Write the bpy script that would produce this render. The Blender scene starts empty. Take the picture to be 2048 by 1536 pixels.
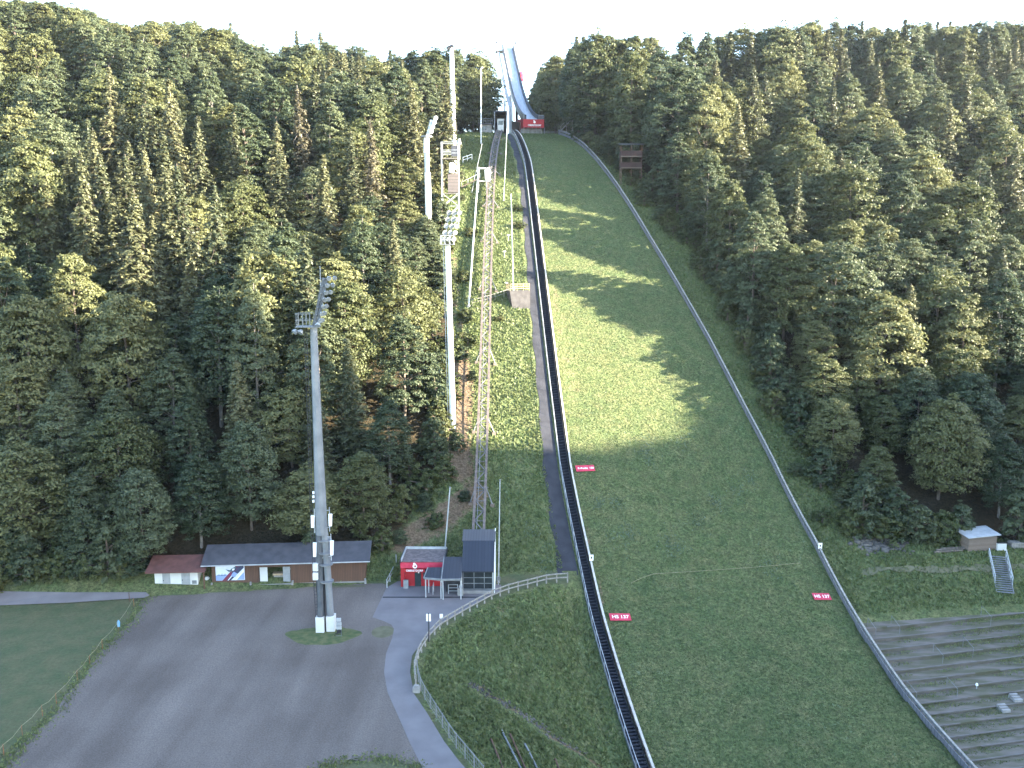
import bpy, math, random
import numpy as np
from mathutils import Vector, Matrix, noise as mnoise
R_ = math.radians
random.seed(7); rng = np.random.default_rng(7)
C = bpy.context.scene
COL = C.collection

# ------------------------------------------------------------------ camera
CAMZ, FPX, PITCH = 36.5, 1700.0, 9.0
cam_d = bpy.data.cameras.new('camera'); cam = bpy.data.objects.new('camera', cam_d); COL.objects.link(cam)
cam.location = (0, 0, CAMZ); cam.rotation_euler = (R_(90 - PITCH), 0, 0)
cam_d.sensor_width = 36; cam_d.lens = 36 * FPX / 2048; cam_d.clip_start = .5; cam_d.clip_end = 6000
C.camera = cam
C.render.resolution_x, C.render.resolution_y = 1024, 768

# ------------------------------------------------------------------ light
SUN_AZ, SUN_EL = 102.0, 14.2           # azimuth clockwise from +Y (view direction), elevation
w = bpy.data.worlds.new('World'); C.world = w; w.use_nodes = True
nt = w.node_tree; bg = nt.nodes['Background']
sky = nt.nodes.new('ShaderNodeTexSky'); sky.sky_type = 'NISHITA'; sky.sun_disc = False
sky.sun_elevation = R_(SUN_EL); sky.sun_rotation = R_(SUN_AZ)
sky.air_density = 1.0; sky.dust_density = 1.5; sky.ozone_density = 1.0; sky.altitude = 850
nt.links.new(sky.outputs[0], bg.inputs[0]); bg.inputs[1].default_value = 0.115
sl = bpy.data.lights.new('sun', 'SUN'); sun = bpy.data.objects.new('sun', sl); COL.objects.link(sun)
sl.energy = 5.0; sl.angle = R_(.5); sl.color = (1, .89, .70)
SH = np.array([math.sin(R_(SUN_AZ)), math.cos(R_(SUN_AZ))]); PH = np.array([-SH[1], SH[0]])
sd = Vector((SH[0] * math.cos(R_(SUN_EL)), SH[1] * math.cos(R_(SUN_EL)), math.sin(R_(SUN_EL))))
sun.rotation_euler = sd.to_track_quat('Z', 'Y').to_euler(); sun.location = (200, -100, 200)
vs = C.view_settings; vs.view_transform = 'Standard'; vs.look = 'None'; vs.gamma = 1; vs.use_curve_mapping = False
vs.exposure = 3.65

# ------------------------------------------------------------------ terrain maths
T0 = np.array([4.8, 211.445, 67.4]); AX = np.array([.1548, -.98795]); PX = np.array([.98795, .1548])

def sstep(x, a, b):
    t = np.clip((np.asarray(x, float) - a) / (b - a), 0, 1); return t * t * (3 - 2 * t)

def zprof(s):
    s = np.asarray(s, float); sk = 103.5; z0 = -3.3; m0 = -math.tan(R_(9)); z1 = -59.5; m1 = -math.tan(R_(34))
    t = np.clip(s / sk, 0, 1)
    h = (2*t**3-3*t**2+1)*z0 + (t**3-2*t**2+t)*sk*m0 + (-2*t**3+3*t**2)*z1 + (t**3-t**2)*sk*m1
    Rr = 105; a0 = R_(34); x = np.clip(s - sk, 0, Rr*math.sin(a0))
    arc = z1 - (Rr*np.cos(np.arcsin(np.clip(math.sin(a0) - x/Rr, 0, 1))) - Rr*math.cos(a0))
    back = -3.3 + np.minimum(-s, 40)*.01 - np.clip(-s - 45, 0, 250)*.2
    return T0[2] + np.where(s < 0, back, np.where(s < sk, h, arc))

def sw(x, y):
    dx = np.asarray(x, float) - T0[0]; dy = np.asarray(y, float) - T0[1]
    return dx*AX[0] + dy*AX[1], dx*PX[0] + dy*PX[1]

def xy(s, w_): return T0[0] + AX[0]*s + PX[0]*w_, T0[1] + AX[1]*s + PX[1]*w_

def ray(px, py):
    x = (px - 1024)/FPX; v = -(py - 768)/FPX; c, s_ = math.cos(R_(PITCH)), math.sin(R_(PITCH))
    return np.array([x, c + v*s_, -s_ + v*c])

def onz(px, py, z=0.0):
    d = ray(px, py); t = (z - CAMZ)/d[2]; return Vector((d[0]*t, d[1]*t, z))

def project(x, y, z):
    c, s_ = math.cos(R_(PITCH)), math.sin(R_(PITCH)); zz = z - CAMZ
    dep = y*c - zz*s_; up = y*s_ + zz*c
    return 1024 + FPX*x/dep, 768 - FPX*up/dep

FENCE_PX = [(1135,1163),(1100,1165),(1060,1175),(1020,1185),(985,1198),(950,1217),(910,1240),(880,1258),(857,1282),(838,1312),(829,1345),(832,1372),(845,1400),(870,1440),(900,1487),(930,1523),(960,1560)]
FENCE = np.array([[onz(*p).x, onz(*p).y] for p in FENCE_PX])
FL = np.vstack([FENCE, FENCE[-1] + (FENCE[-1]-FENCE[-2])*8])

def poly_dist(x, y, pl):
    best = np.full(np.shape(x), 1e9)
    for a, b in zip(pl[:-1], pl[1:]):
        d = b - a; L = d @ d
        t = np.clip(((x-a[0])*d[0] + (y-a[1])*d[1])/L, 0, 1)
        best = np.minimum(best, np.hypot(x-a[0]-t*d[0], y-a[1]-t*d[1]))
    return best

def in_poly(x, y, pl):
    ins = np.zeros(np.shape(x), bool); n = len(pl)
    for i in range(n):
        a, b = pl[i], pl[(i+1) % n]
        c = ((a[1] > y) != (b[1] > y)) & (x < (b[0]-a[0])*(y-a[1])/((b[1]-a[1]) + 1e-12) + a[0])
        ins ^= c
    return ins

BANK_POLY = np.vstack([FL, [[FL[-1][0]+200, FL[-1][1]-80]], [[200, 30]], [[200, FENCE[0][1]]]])

def wl(s): return np.interp(s, [0, 10, 32, 55, 71, 88, 103, 116, 124, 143, 170], [-4.2, -4.6, -5.9, -8.5, -10.2, -11.9, -13.3, -13.9, -14.4, -15, -15.3])
def wr(s): return np.interp(s, [0, 12, 20, 32, 60, 83, 103, 116, 126, 137, 146, 170], [5.5, 7.0, 7.8, 8.7, 10.9, 13.2, 14.4, 14.3, 13.4, 12.7, 12.8, 13])

def ground(x, y):
    x = np.asarray(x, float); y = np.asarray(y, float)
    s, w_ = sw(x, y); z = zprof(s)
    rl = 20*sstep(-w_, 42, 105)*sstep(-s, -45, 25) 
    rr = 6*sstep(w_, 25, 60)*sstep(-s, -35, 15) + 7*sstep(w_, 60, 120)*sstep(-s, -70, 0)
    z = z + rl + rr
    # gentle lumps on the forested flanks
    lump = 1.2*np.sin(x*.11 + 1.3)*np.sin(y*.09 + .4) + .5*np.sin(x*.31)*np.cos(y*.27)
    side = np.maximum(sstep(-w_, 22, 40), sstep(w_, 20, 34))*sstep(-s, -112, -100)
    z = z + lump*side
    # valley floor on the left
    flat = .5*(z + np.sqrt(z*z + .6)) - .25*np.exp(-(z*z))
    flat = np.where(z < -1.2, 0.0, np.maximum(flat - .12, 0))
    flat = flat*sstep(z, -1.2, .9)
    inb = in_poly(x, y, BANK_POLY)
    df = poly_dist(x, y, FL); dr = np.maximum(wl(s) - 3.2 - w_, 0)
    t = np.clip(df/(df + dr + 1e-6), 0, 1); t = t*(.55 + .45*t)
    zb = np.minimum(z, .05)*t
    left = w_ < wl(s) - .5
    zl = np.where(inb & (s > 112), np.where(z > .3, flat, zb), flat)
    kk = sstep(w_, wl(s) - 2.7, wl(s) - 1.5)*(s > 112); zl = zl*(1 - kk) + np.where(z > .3, flat, z)*kk
    zz = np.where(left, zl, z)
    # right hand bench with track, bank and terraces
    bench = np.interp(s, [112, 116, 120.5, 126.5], [2.9, .7, .25, -4.0])
    k = sstep(w_, 15.5, 24)*sstep(s, 111, 114)*(1 - sstep(s, 126, 127))
    zz = np.where(w_ > 14, zz*(1-k) + np.where(s < 126.5, bench, z)*k, zz)
    return zz

def gz(x, y): return float(ground(np.array([x]), np.array([y]))[0])

def cast(px, py, h=0.0, tmax=420):
    d = ray(px, py); ts = np.linspace(45, tmax, 3000); p = ts[:, None]*d; p[:, 2] += CAMZ
    g = p[:, 2] - ground(p[:, 0], p[:, 1]) - h
    i = np.where(g < 0)[0]
    if not len(i):                       # skims over the crest: nearest ground under the sight line
        if h < 0 or h > 6 or py < 200: return None
        k = int(np.argmin(g[ts < 232])); return Vector((p[k, 0], p[k, 1], float(ground(p[k:k+1, 0], p[k:k+1, 1])[0]) + h))
    i = max(i[0], 1); a, b = g[i-1], g[i]; t = ts[i-1] + (ts[i]-ts[i-1])*(a/(a-b + 1e-9))
    q = d*t; return Vector((q[0], q[1], q[2] + CAMZ))

def top_z(base, py):
    """height at which a vertical through base meets image row py"""
    c, s_ = math.cos(R_(PITCH)), math.sin(R_(PITCH)); v = -(py - 768)/FPX
    return CAMZ + base.y*(v*c - s_)/(c + v*s_)

# ------------------------------------------------------------------ materials
def mat(name, c1, c2=None, scale=2.0, rough=.8, bump=0.0, bscale=None, metal=0.0, detail=6, spec=.3, stretch=None, lo=.35, hi=.65):
    m = bpy.data.materials.new(name); m.use_nodes = True; n = m.node_tree.nodes; l = m.node_tree.links
    b = n['Principled BSDF']; b.inputs['Roughness'].default_value = rough; b.inputs['Metallic'].default_value = metal
    b.inputs['Specular IOR Level'].default_value = spec
    c2 = c2 or tuple(min(1, x*1.25) for x in c1)
    tc = n.new('ShaderNodeTexCoord'); mp = n.new('ShaderNodeMapping'); l.new(tc.outputs['Object'], mp.inputs[0])
    if stretch: mp.inputs['Scale'].default_value = stretch
    no = n.new('ShaderNodeTexNoise'); no.inputs['Scale'].default_value = scale; no.inputs['Detail'].default_value = detail
    l.new(mp.outputs[0], no.inputs[0])
    rp = n.new('ShaderNodeValToRGB'); rp.color_ramp.elements[0].position = lo; rp.color_ramp.elements[1].position = hi
    rp.color_ramp.elements[0].color = (*c1, 1); rp.color_ramp.elements[1].color = (*c2, 1)
    l.new(no.outputs[0], rp.inputs[0]); l.new(rp.outputs[0], b.inputs['Base Color'])
    if bump:
        n2 = n.new('ShaderNodeTexNoise'); n2.inputs['Scale'].default_value = bscale or scale*4; n2.inputs['Detail'].default_value = 4
        l.new(mp.outputs[0], n2.inputs[0]); bp = n.new('ShaderNodeBump'); bp.inputs['Strength'].default_value = bump
        bp.inputs['Distance'].default_value = .08
        l.new(n2.outputs[0], bp.inputs['Height']); l.new(bp.outputs[0], b.inputs['Normal'])
    return m

def stripes_mat(name, c1, c2, period, axis, rough=.7, metal=0.0, gap=.12, nscale=1.5):
    """boards / standing seams: dark joint every period along a direction, tone varying per board"""
    m = bpy.data.materials.new(name); m.use_nodes = True; n = m.node_tree.nodes; l = m.node_tree.links
    b = n['Principled BSDF']; b.inputs['Roughness'].default_value = rough; b.inputs['Metallic'].default_value = metal
    tc = n.new('ShaderNodeTexCoord'); dt = n.new('ShaderNodeVectorMath'); dt.operation = 'DOT_PRODUCT'
    l.new(tc.outputs['Object'], dt.inputs[0]); dt.inputs[1].default_value = axis
    dv = n.new('ShaderNodeMath'); dv.operation = 'DIVIDE'; dv.inputs[1].default_value = period; l.new(dt.outputs['Value'], dv.inputs[0])
    fl = n.new('ShaderNodeMath'); fl.operation = 'FLOOR'; l.new(dv.outputs[0], fl.inputs[0])
    fr = n.new('ShaderNodeMath'); fr.operation = 'FRACT'; l.new(dv.outputs[0], fr.inputs[0])
    wn = n.new('ShaderNodeTexWhiteNoise'); wn.noise_dimensions = '1D'; l.new(fl.outputs[0], wn.inputs['W'])
    no = n.new('ShaderNodeTexNoise'); no.inputs['Scale'].default_value = nscale; no.inputs['Detail'].default_value = 8; l.new(tc.outputs['Object'], no.inputs[0])
    av = n.new('ShaderNodeMath'); av.operation = 'ADD'; l.new(wn.outputs['Value'], av.inputs[0]); l.new(no.outputs[0], av.inputs[1])
    hf = n.new('ShaderNodeMath'); hf.operation = 'MULTIPLY'; hf.inputs[1].default_value = .5; l.new(av.outputs[0], hf.inputs[0])
    mx = n.new('ShaderNodeMix'); mx.data_type = 'RGBA'; l.new(hf.outputs[0], mx.inputs['Factor'])
    mx.inputs['A'].default_value = (*c1, 1); mx.inputs['B'].default_value = (*c2, 1)
    lt = n.new('ShaderNodeMath'); lt.operation = 'LESS_THAN'; lt.inputs[1].default_value = gap; l.new(fr.outputs[0], lt.inputs[0])
    m2 = n.new('ShaderNodeMix'); m2.data_type = 'RGBA'; l.new(lt.outputs[0], m2.inputs['Factor']); l.new(mx.outputs['Result'], m2.inputs['A'])
    m2.inputs['B'].default_value = tuple(x*.45 for x in c1) + (1,)
    l.new(m2.outputs['Result'], b.inputs['Base Color'])
    return m

def leaf_mat(name, c1, c2, rough=.55, transl=.35):
    m = bpy.data.materials.new(name); m.use_nodes = True; n = m.node_tree.nodes; l = m.node_tree.links
    b = n['Principled BSDF']; b.inputs['Roughness'].default_value = rough; b.inputs['Specular IOR Level'].default_value = .25
    g = n.new('ShaderNodeNewGeometry'); oi = n.new('ShaderNodeObjectInfo')
    ad = n.new('ShaderNodeMath'); ad.operation = 'MULTIPLY_ADD'; ad.inputs[1].default_value = .45; l.new(g.outputs['Random Per Island'], ad.inputs[0])
    ml = n.new('ShaderNodeMath'); ml.operation = 'MULTIPLY'; ml.inputs[1].default_value = .55; l.new(oi.outputs['Random'], ml.inputs[0]); l.new(ml.outputs[0], ad.inputs[2])
    rp = n.new('ShaderNodeValToRGB'); rp.color_ramp.elements[0].position = .05; rp.color_ramp.elements[1].position = .95
    rp.color_ramp.elements[0].color = (*c1, 1); rp.color_ramp.elements[1].color = (*c2, 1); l.new(ad.outputs[0], rp.inputs[0])
    l.new(rp.outputs[0], b.inputs['Base Color'])
    tr = n.new('ShaderNodeBsdfTranslucent'); l.new(rp.outputs[0], tr.inputs[0])
    mx = n.new('ShaderNodeMixShader'); mx.inputs[0].default_value = transl
    l.new(b.outputs[0], mx.inputs[1]); l.new(tr.outputs[0], mx.inputs[2]); l.new(mx.outputs[0], n['Material Output'].inputs[0])
    return m

M = {}
M['leaf_a'] = leaf_mat('leaf_beech', (.048, .064, .025), (.165, .168, .074))
M['leaf_b'] = leaf_mat('leaf_maple', (.032, .052, .028), (.125, .142, .074))
M['leaf_bush'] = leaf_mat('leaf_bush', (.050, .070, .026), (.125, .130, .052))
M['needle'] = leaf_mat('needles', (.032, .044, .024), (.130, .128, .064), transl=.15)
M['needle_dry'] = leaf_mat('needles_dry', (.052, .052, .032), (.115, .098, .058), transl=.15)
M['bark'] = mat('bark', (.07, .055, .045), (.17, .14, .115), scale=3, rough=.9, bump=.5, stretch=(1, 1, .3))
M['bark_grey'] = mat('bark_grey', (.12, .11, .10), (.26, .24, .22), scale=3, rough=.9, bump=.4, stretch=(1, 1, .3))
M['galv'] = mat('galvanised_steel', (.34, .36, .38), (.46, .48, .50), scale=1.2, rough=.45, metal=.25)
M['galv_dark'] = mat('weathered_steel', (.15, .16, .17), (.24, .25, .26), scale=1.5, rough=.55, metal=.3)
M['white_mast'] = mat('white_paint', (.72, .72, .70), (.82, .82, .80), scale=1.0, rough=.45)
M['lamp_glass'] = mat('lamp_glass', (.30, .33, .36), (.5, .53, .56), scale=3, rough=.12, metal=.4)
M['dark_metal'] = mat('dark_metal', (.025, .027, .032), (.05, .052, .06), scale=2, rough=.5, metal=.3)
M['cable'] = mat('black_cable', (.012, .012, .014), (.025, .025, .028), rough=.7)
M['concrete'] = mat('concrete', (.20, .195, .19), (.30, .29, .28), scale=1.3, rough=.9, bump=.25)
M['wood_brown'] = stripes_mat('brown_boards', (.075, .038, .024), (.125, .062, .036), .18, (1, 0, 0), nscale=2.5)
M['wood_grey'] = mat('weathered_wood', (.19, .175, .155), (.32, .30, .275), scale=5, rough=.85, bump=.3, stretch=(1, 1, 1))
M['wood_warm'] = mat('warm_wood', (.34, .24, .15), (.48, .36, .24), scale=5, rough=.8)
M['wood_old'] = stripes_mat('old_boards', (.13, .095, .075), (.21, .165, .135), .16, (0, 0, 1), nscale=3)
M['roof_dark'] = mat('dark_roof', (.042, .043, .052), (.062, .062, .072), scale=1.2, rough=.6, bump=.1, bscale=9)
M['roof_red'] = mat('red_brown_roof', (.085, .040, .036), (.12, .055, .048), scale=1.6, rough=.75, bump=.2, bscale=12)
M['roof_gravel'] = mat('gravel_roof', (.09, .075, .075), (.16, .13, .13), scale=3, rough=.95, bump=.4, bscale=18)
M['white_wall'] = mat('white_wall', (.50, .50, .49), (.60, .60, .58), scale=.8, rough=.7)
M['grey_door'] = mat('grey_door', (.24, .25, .26), (.30, .31, .32), rough=.55)
M['red_wall'] = mat('red_wall', (.30, .016, .022), (.38, .024, .030), scale=1.0, rough=.55)
M['red_banner'] = mat('red_banner', (.42, .03, .06), (.52, .05, .09), scale=2, rough=.6)
M['shaded_red_wood'] = mat('shaded_red_stain', (.032, .019, .017), (.05, .027, .024), rough=.8)  # red boards of the stand, darkened so the colour carries their shade
M['white_sign'] = mat('white_sign', (.78, .78, .78), (.84, .84, .84), rough=.5)
M['seam_roof'] = stripes_mat('seam_roof', (.020, .024, .036), (.034, .038, .052), .35, (1, 0, 0), rough=.45, metal=.3, gap=.08)
M['slate_panel'] = stripes_mat('slate_panel', (.050, .052, .064), (.075, .077, .09), .3, (1, 0, 0), rough=.55, metal=.2, gap=.08)
M['glass_dark'] = mat('dark_glass', (.02, .026, .03), (.035, .042, .046), rough=.08, spec=.6)
M['panel_taupe'] = stripes_mat('slatted_panel', (.11, .092, .085), (.15, .125, .115), .55, (0, 0, 1), gap=.10)
M['door_dark'] = mat('dark_door', (.020, .032, .036), (.032, .046, .05), rough=.4)
M['tape'] = mat('barrier_tape', (.26, .23, .12), (.34, .30, .20), scale=4, rough=.5)
M['orange'] = mat('orange_paint', (.26, .07, .03), (.32, .10, .05), rough=.6)
M['blue'] = mat('blue_plastic', (.10, .30, .50), (.16, .38, .58), rough=.5)
M['asphalt'] = mat('asphalt', (.128, .118, .124), (.165, .154, .160), scale=.5, rough=.9, bump=.25, bscale=30, lo=.3, hi=.7)
M['asphalt_dark'] = mat('dark_asphalt', (.020, .021, .027), (.036, .037, .045), scale=.7, rough=.9, bump=.3, bscale=14)
M['snow_track'] = mat('inrun_track', (.30, .32, .36), (.42, .44, .48), scale=1.2, rough=.35, stretch=(3, .3, .3))
M['stone'] = mat('stones', (.05, .046, .042), (.13, .12, .11), scale=.35, rough=.95, bump=.4, detail=2)
M['step_dark'] = mat('stair_grating', (.016, .018, .026), (.03, .032, .042), scale=4, rough=.6, metal=.3)
M['cream'] = mat('cream_wood', (.36, .26, .17), (.46, .34, .23), rough=.8)

def gravel_material():
    m = bpy.data.materials.new('gravel_lot'); m.use_nodes = True; n = m.node_tree.nodes; l = m.node_tree.links
    b = n['Principled BSDF']; b.inputs['Roughness'].default_value = .95; b.inputs['Specular IOR Level'].default_value = .15
    tc = n.new('ShaderNodeTexCoord')
    def nz(sc, det, stretch=None):
        mp = n.new('ShaderNodeMapping'); l.new(tc.outputs['Object'], mp.inputs[0])
        if stretch: mp.inputs['Scale'].default_value = stretch; mp.inputs['Rotation'].default_value = (0, 0, .55)
        x = n.new('ShaderNodeTexNoise'); x.inputs['Scale'].default_value = sc; x.inputs['Detail'].default_value = det; l.new(mp.outputs[0], x.inputs[0]); return x
    a = nz(.10, 6); s_ = nz(.35, 7, (1.0, .12, 1)); f = nz(9, 3)
    rp = n.new('ShaderNodeValToRGB'); e = rp.color_ramp.elements
    e[0].position = .40; e[0].color = (.098, .082, .073, 1); e[1].position = .66; e[1].color = (.162, .138, .124, 1)
    mxv = n.new('ShaderNodeMath'); mxv.operation = 'MULTIPLY_ADD'; mxv.inputs[1].default_value = .5; l.new(s_.outputs[0], mxv.inputs[0])
    hv = n.new('ShaderNodeMath'); hv.operation = 'MULTIPLY'; hv.inputs[1].default_value = .5; l.new(a.outputs[0], hv.inputs[0]); l.new(hv.outputs[0], mxv.inputs[2])
    l.new(mxv.outputs[0], rp.inputs[0])
    r2 = n.new('ShaderNodeValToRGB'); r2.color_ramp.elements[0].position = .3; r2.color_ramp.elements[0].color = (.74, .74, .74, 1); r2.color_ramp.elements[1].position = .7; r2.color_ramp.elements[1].color = (1.2, 1.2, 1.2, 1)
    l.new(f.outputs[0], r2.inputs[0])
    mu = n.new('ShaderNodeMix'); mu.data_type = 'RGBA'; mu.blend_type = 'MULTIPLY'; mu.inputs['Factor'].default_value = 1
    l.new(rp.outputs[0], mu.inputs['A']); l.new(r2.outputs[0], mu.inputs['B']); l.new(mu.outputs['Result'], b.inputs['Base Color'])
    bp = n.new('ShaderNodeBump'); bp.inputs['Strength'].default_value = .5; bp.inputs['Distance'].default_value = .05; l.new(f.outputs[0], bp.inputs['Height']); l.new(bp.outputs[0], b.inputs['Normal'])
    return m
M['gravel'] = gravel_material()

def ground_material():
    m = bpy.data.materials.new('meadow_ground'); m.use_nodes = True; n = m.node_tree.nodes; l = m.node_tree.links
    b = n['Principled BSDF']; b.inputs['Roughness'].default_value = .95; b.inputs['Specular IOR Level'].default_value = .1
    tc = n.new('ShaderNodeTexCoord'); at = n.new('ShaderNodeAttribute'); at.attribute_name = 'zone'
    sp = n.new('ShaderNodeSeparateColor'); l.new(at.outputs['Color'], sp.inputs[0])
    def nz(sc, det, rough=.6):
        x = n.new('ShaderNodeTexNoise'); x.inputs['Scale'].default_value = sc; x.inputs['Detail'].default_value = det; x.inputs['Roughness'].default_value = rough
        l.new(tc.outputs['Object'], x.inputs[0]); return x
    def ramp(src, p0, c0, p1, c1):
        r = n.new('ShaderNodeValToRGB'); r.color_ramp.elements[0].position = p0; r.color_ramp.elements[1].position = p1
        r.color_ramp.elements[0].color = (*c0, 1); r.color_ramp.elements[1].color = (*c1, 1); l.new(src, r.inputs[0]); return r.outputs[0]
    def mix(f, a, b_, mode='MIX'):
        x = n.new('ShaderNodeMix'); x.data_type = 'RGBA'; x.blend_type = mode
        if isinstance(f, float): x.inputs['Factor'].default_value = f
        else: l.new(f, x.inputs['Factor'])
        for k, v in (('A', a), ('B', b_)):
            if isinstance(v, tuple): x.inputs[k].default_value = (*v, 1)
            else: l.new(v, x.inputs[k])
        return x.outputs['Result']
    big = nz(.07, 5).outputs[0]; mid = nz(.55, 6).outputs[0]; fine = nz(3.2, 5, .7).outputs[0]; vf = nz(9.0, 3, .7).outputs[0]
    g = mix(ramp(big, .35, (0, 0, 0), .65, (1, 1, 1)), (.076, .104, .048), (.102, .124, .058))
    g = mix(ramp(mid, .40, (0, 0, 0), .72, (.8, .8, .8)), g, (.128, .126, .066))
    g = mix(1.0, g, ramp(fine, .32, (.42, .45, .44), .68, (1.60, 1.55, 1.45)), 'MULTIPLY')
    g = mix(1.0, g, ramp(nz(1.1, 4, .6).outputs[0], .34, (.86, .88, .87), .66, (1.13, 1.11, 1.1)), 'MULTIPLY')
    g = mix(1.0, g, ramp(vf, .30, (.72, .74, .72), .70, (1.28, 1.26, 1.22)), 'MULTIPLY')
    spk = nz(2.1, 2, .5).outputs[0]; patch = nz(.11, 3).outputs[0]
    mlt = n.new('ShaderNodeMath'); mlt.operation = 'MULTIPLY'
    l.new(ramp(spk, .62, (0, 0, 0), .70, (1, 1, 1)), mlt.inputs[0]); l.new(ramp(patch, .54, (0, 0, 0), .66, (.6, .6, .6)), mlt.inputs[1])
    g = mix(mlt.outputs[0], g, (.19, .24, .15))
    dirt = mix(ramp(fine, .35, (0, 0, 0), .65, (1, 1, 1)), (.085, .058, .036), (.21, .155, .105))
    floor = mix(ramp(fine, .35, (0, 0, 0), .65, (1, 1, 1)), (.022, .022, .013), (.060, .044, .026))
    lawn = mix(1.0, mix(ramp(mid, .35, (0, 0, 0), .65, (1, 1, 1)), (.078, .100, .052), (.118, .116, .066)), ramp(fine, .3, (.8, .8, .8), .7, (1.15, 1.15, 1.15)), 'MULTIPLY')
    # ragged transitions between the zones
    def rag(ch):
        a = n.new('ShaderNodeMath'); a.operation = 'MULTIPLY_ADD'; a.inputs[1].default_value = .9; a.inputs[2].default_value = -.45; l.new(nz(.8, 7).outputs[0], a.inputs[0])
        c = n.new('ShaderNodeMath'); c.operation = 'ADD'; l.new(a.outputs[0], c.inputs[0]); l.new(ch, c.inputs[1])
        return ramp(c.outputs[0], .42, (0, 0, 0), .60, (1, 1, 1))
    col = mix(rag(sp.outputs[2]), g, lawn)
    col = mix(rag(sp.outputs[1]), col, dirt)
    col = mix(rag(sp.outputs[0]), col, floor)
    l.new(col, b.inputs['Base Color'])
    bp = n.new('ShaderNodeBump'); bp.inputs['Strength'].default_value = .9; bp.inputs['Distance'].default_value = .35
    l.new(fine, bp.inputs['Height']); l.new(bp.outputs[0], b.inputs['Normal'])
    return m
M['ground'] = ground_material()

UP = Vector((0, 0, 1))
# ------------------------------------------------------------------ mesh helpers
ORG = {}
def tag(o, label=None, cat=None, group=None, kind=None):
    if label: o['label'] = label
    if cat: o['category'] = cat
    if group: o['group'] = group
    if kind: o['kind'] = kind
    return o

def thing(name, loc, label, cat, group=None):
    o = bpy.data.objects.new(name, None); COL.objects.link(o); o.location = loc; o.empty_display_size = .3
    ORG[o.name] = Vector(loc); return tag(o, label, cat, group)

class MB:
    def __init__(s): s.v = []; s.f = []
    def quad(s, *p):
        i = len(s.v); s.v += [tuple(q) for q in p]; s.f.append(tuple(range(i, i+len(p)))); return s
    def hexa(s, b, t):
        i = len(s.v); s.v += [tuple(q) for q in b] + [tuple(q) for q in t]; n = len(b)
        s.f.append(tuple(i+k for k in reversed(range(n)))); s.f.append(tuple(i+n+k for k in range(n)))
        for k in range(n): s.f.append((i+k, i+(k+1) % n, i+n+(k+1) % n, i+n+k))
        return s
    def box(s, fr, x0, x1, y0, y1, z0, z1):
        return s.hexa([fr(x0,y0,z0), fr(x1,y0,z0), fr(x1,y1,z0), fr(x0,y1,z0)], [fr(x0,y0,z1), fr(x1,y0,z1), fr(x1,y1,z1), fr(x0,y1,z1)])
    def bar(s, p, q, a, b=None, up=(0, 0, 1)):
        p, q = Vector(p), Vector(q); d = (q-p).normalized(); b = b or a
        sx = d.cross(Vector(up)); sx = sx.normalized() if sx.length > 1e-3 else Vector((1, 0, 0)); sy = sx.cross(d)
        o = [sx*(i*a/2) + sy*(j*b/2) for i, j in ((-1,-1),(1,-1),(1,1),(-1,1))]
        return s.hexa([p+k for k in o], [q+k for k in o])
    def tube(s, p, q, r0, r1=None, n=8):
        p, q = Vector(p), Vector(q); r1 = r0 if r1 is None else r1; d = (q-p).normalized()
        sx = d.cross(Vector((0, 0, 1))); sx = sx.normalized() if sx.length > 1e-3 else Vector((1, 0, 0)); sy = sx.cross(d)
        ring = lambda c, r: [c + sx*(r*math.cos(2*math.pi*k/n)) + sy*(r*math.sin(2*math.pi*k/n)) for k in range(n)]
        return s.hexa(ring(p, r0), ring(q, r1))
    def path(s, pts, a, b=None):
        for p, q in zip(pts[:-1], pts[1:]): s.bar(p, q, a, b)
        return s
    def build(s, name, m, parent=None, smooth=False):
        org = ORG[parent.name] if parent is not None else Vector((0, 0, 0))
        me = bpy.data.meshes.new(name); me.from_pydata([tuple(Vector(v)-org) for v in s.v], [], s.f); me.update()
        if smooth: me.polygons.foreach_set('use_smooth', [True]*len(me.polygons))
        me.materials.append(m); o = bpy.data.objects.new(name, me); COL.objects.link(o)
        if parent is not None: o.parent = parent; ORG[o.name] = org
        else: ORG[o.name] = Vector((0, 0, 0))
        return o
    def single(s, name, m, label, cat, base, group=None, smooth=False):
        """a thing that is one mesh, origin at its base"""
        me = bpy.data.meshes.new(name); b = Vector(base); me.from_pydata([tuple(Vector(v)-b) for v in s.v], [], s.f); me.update()
        if smooth: me.polygons.foreach_set('use_smooth', [True]*len(me.polygons))
        me.materials.append(m); o = bpy.data.objects.new(name, me); COL.objects.link(o); o.location = b; ORG[o.name] = b
        return tag(o, label, cat, group)

def frame(A, B, up=None):
    A = Vector(A); u = Vector((B.x-A.x, B.y-A.y, 0)); L = u.length; u.normalize(); n = Vector((-u.y, u.x, 0))
    return (lambda a, b, c: A + u*a + n*b + Vector((0, 0, c))), L, u, n

def posts_of(parent, pts, h, m, r=.06, name='post', below=.2, n=0):
    """one upright part per point, all sharing a mesh"""
    proto = None
    for p in pts:
        if proto is None: proto = (MB().tube(p - UP*below, p + UP*h, r, r, n) if n else MB().bar(p - UP*below, p + UP*h, r)).build(name, m, parent); p0 = p
        else: c = proto.copy(); COL.objects.link(c); c.parent = parent; c.location = p - p0

def copy_tree(o, parent=None):
    c = o.copy(); COL.objects.link(c)
    if parent is not None: c.parent = parent
    for ch in o.children: copy_tree(ch, c)
    return c

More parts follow.
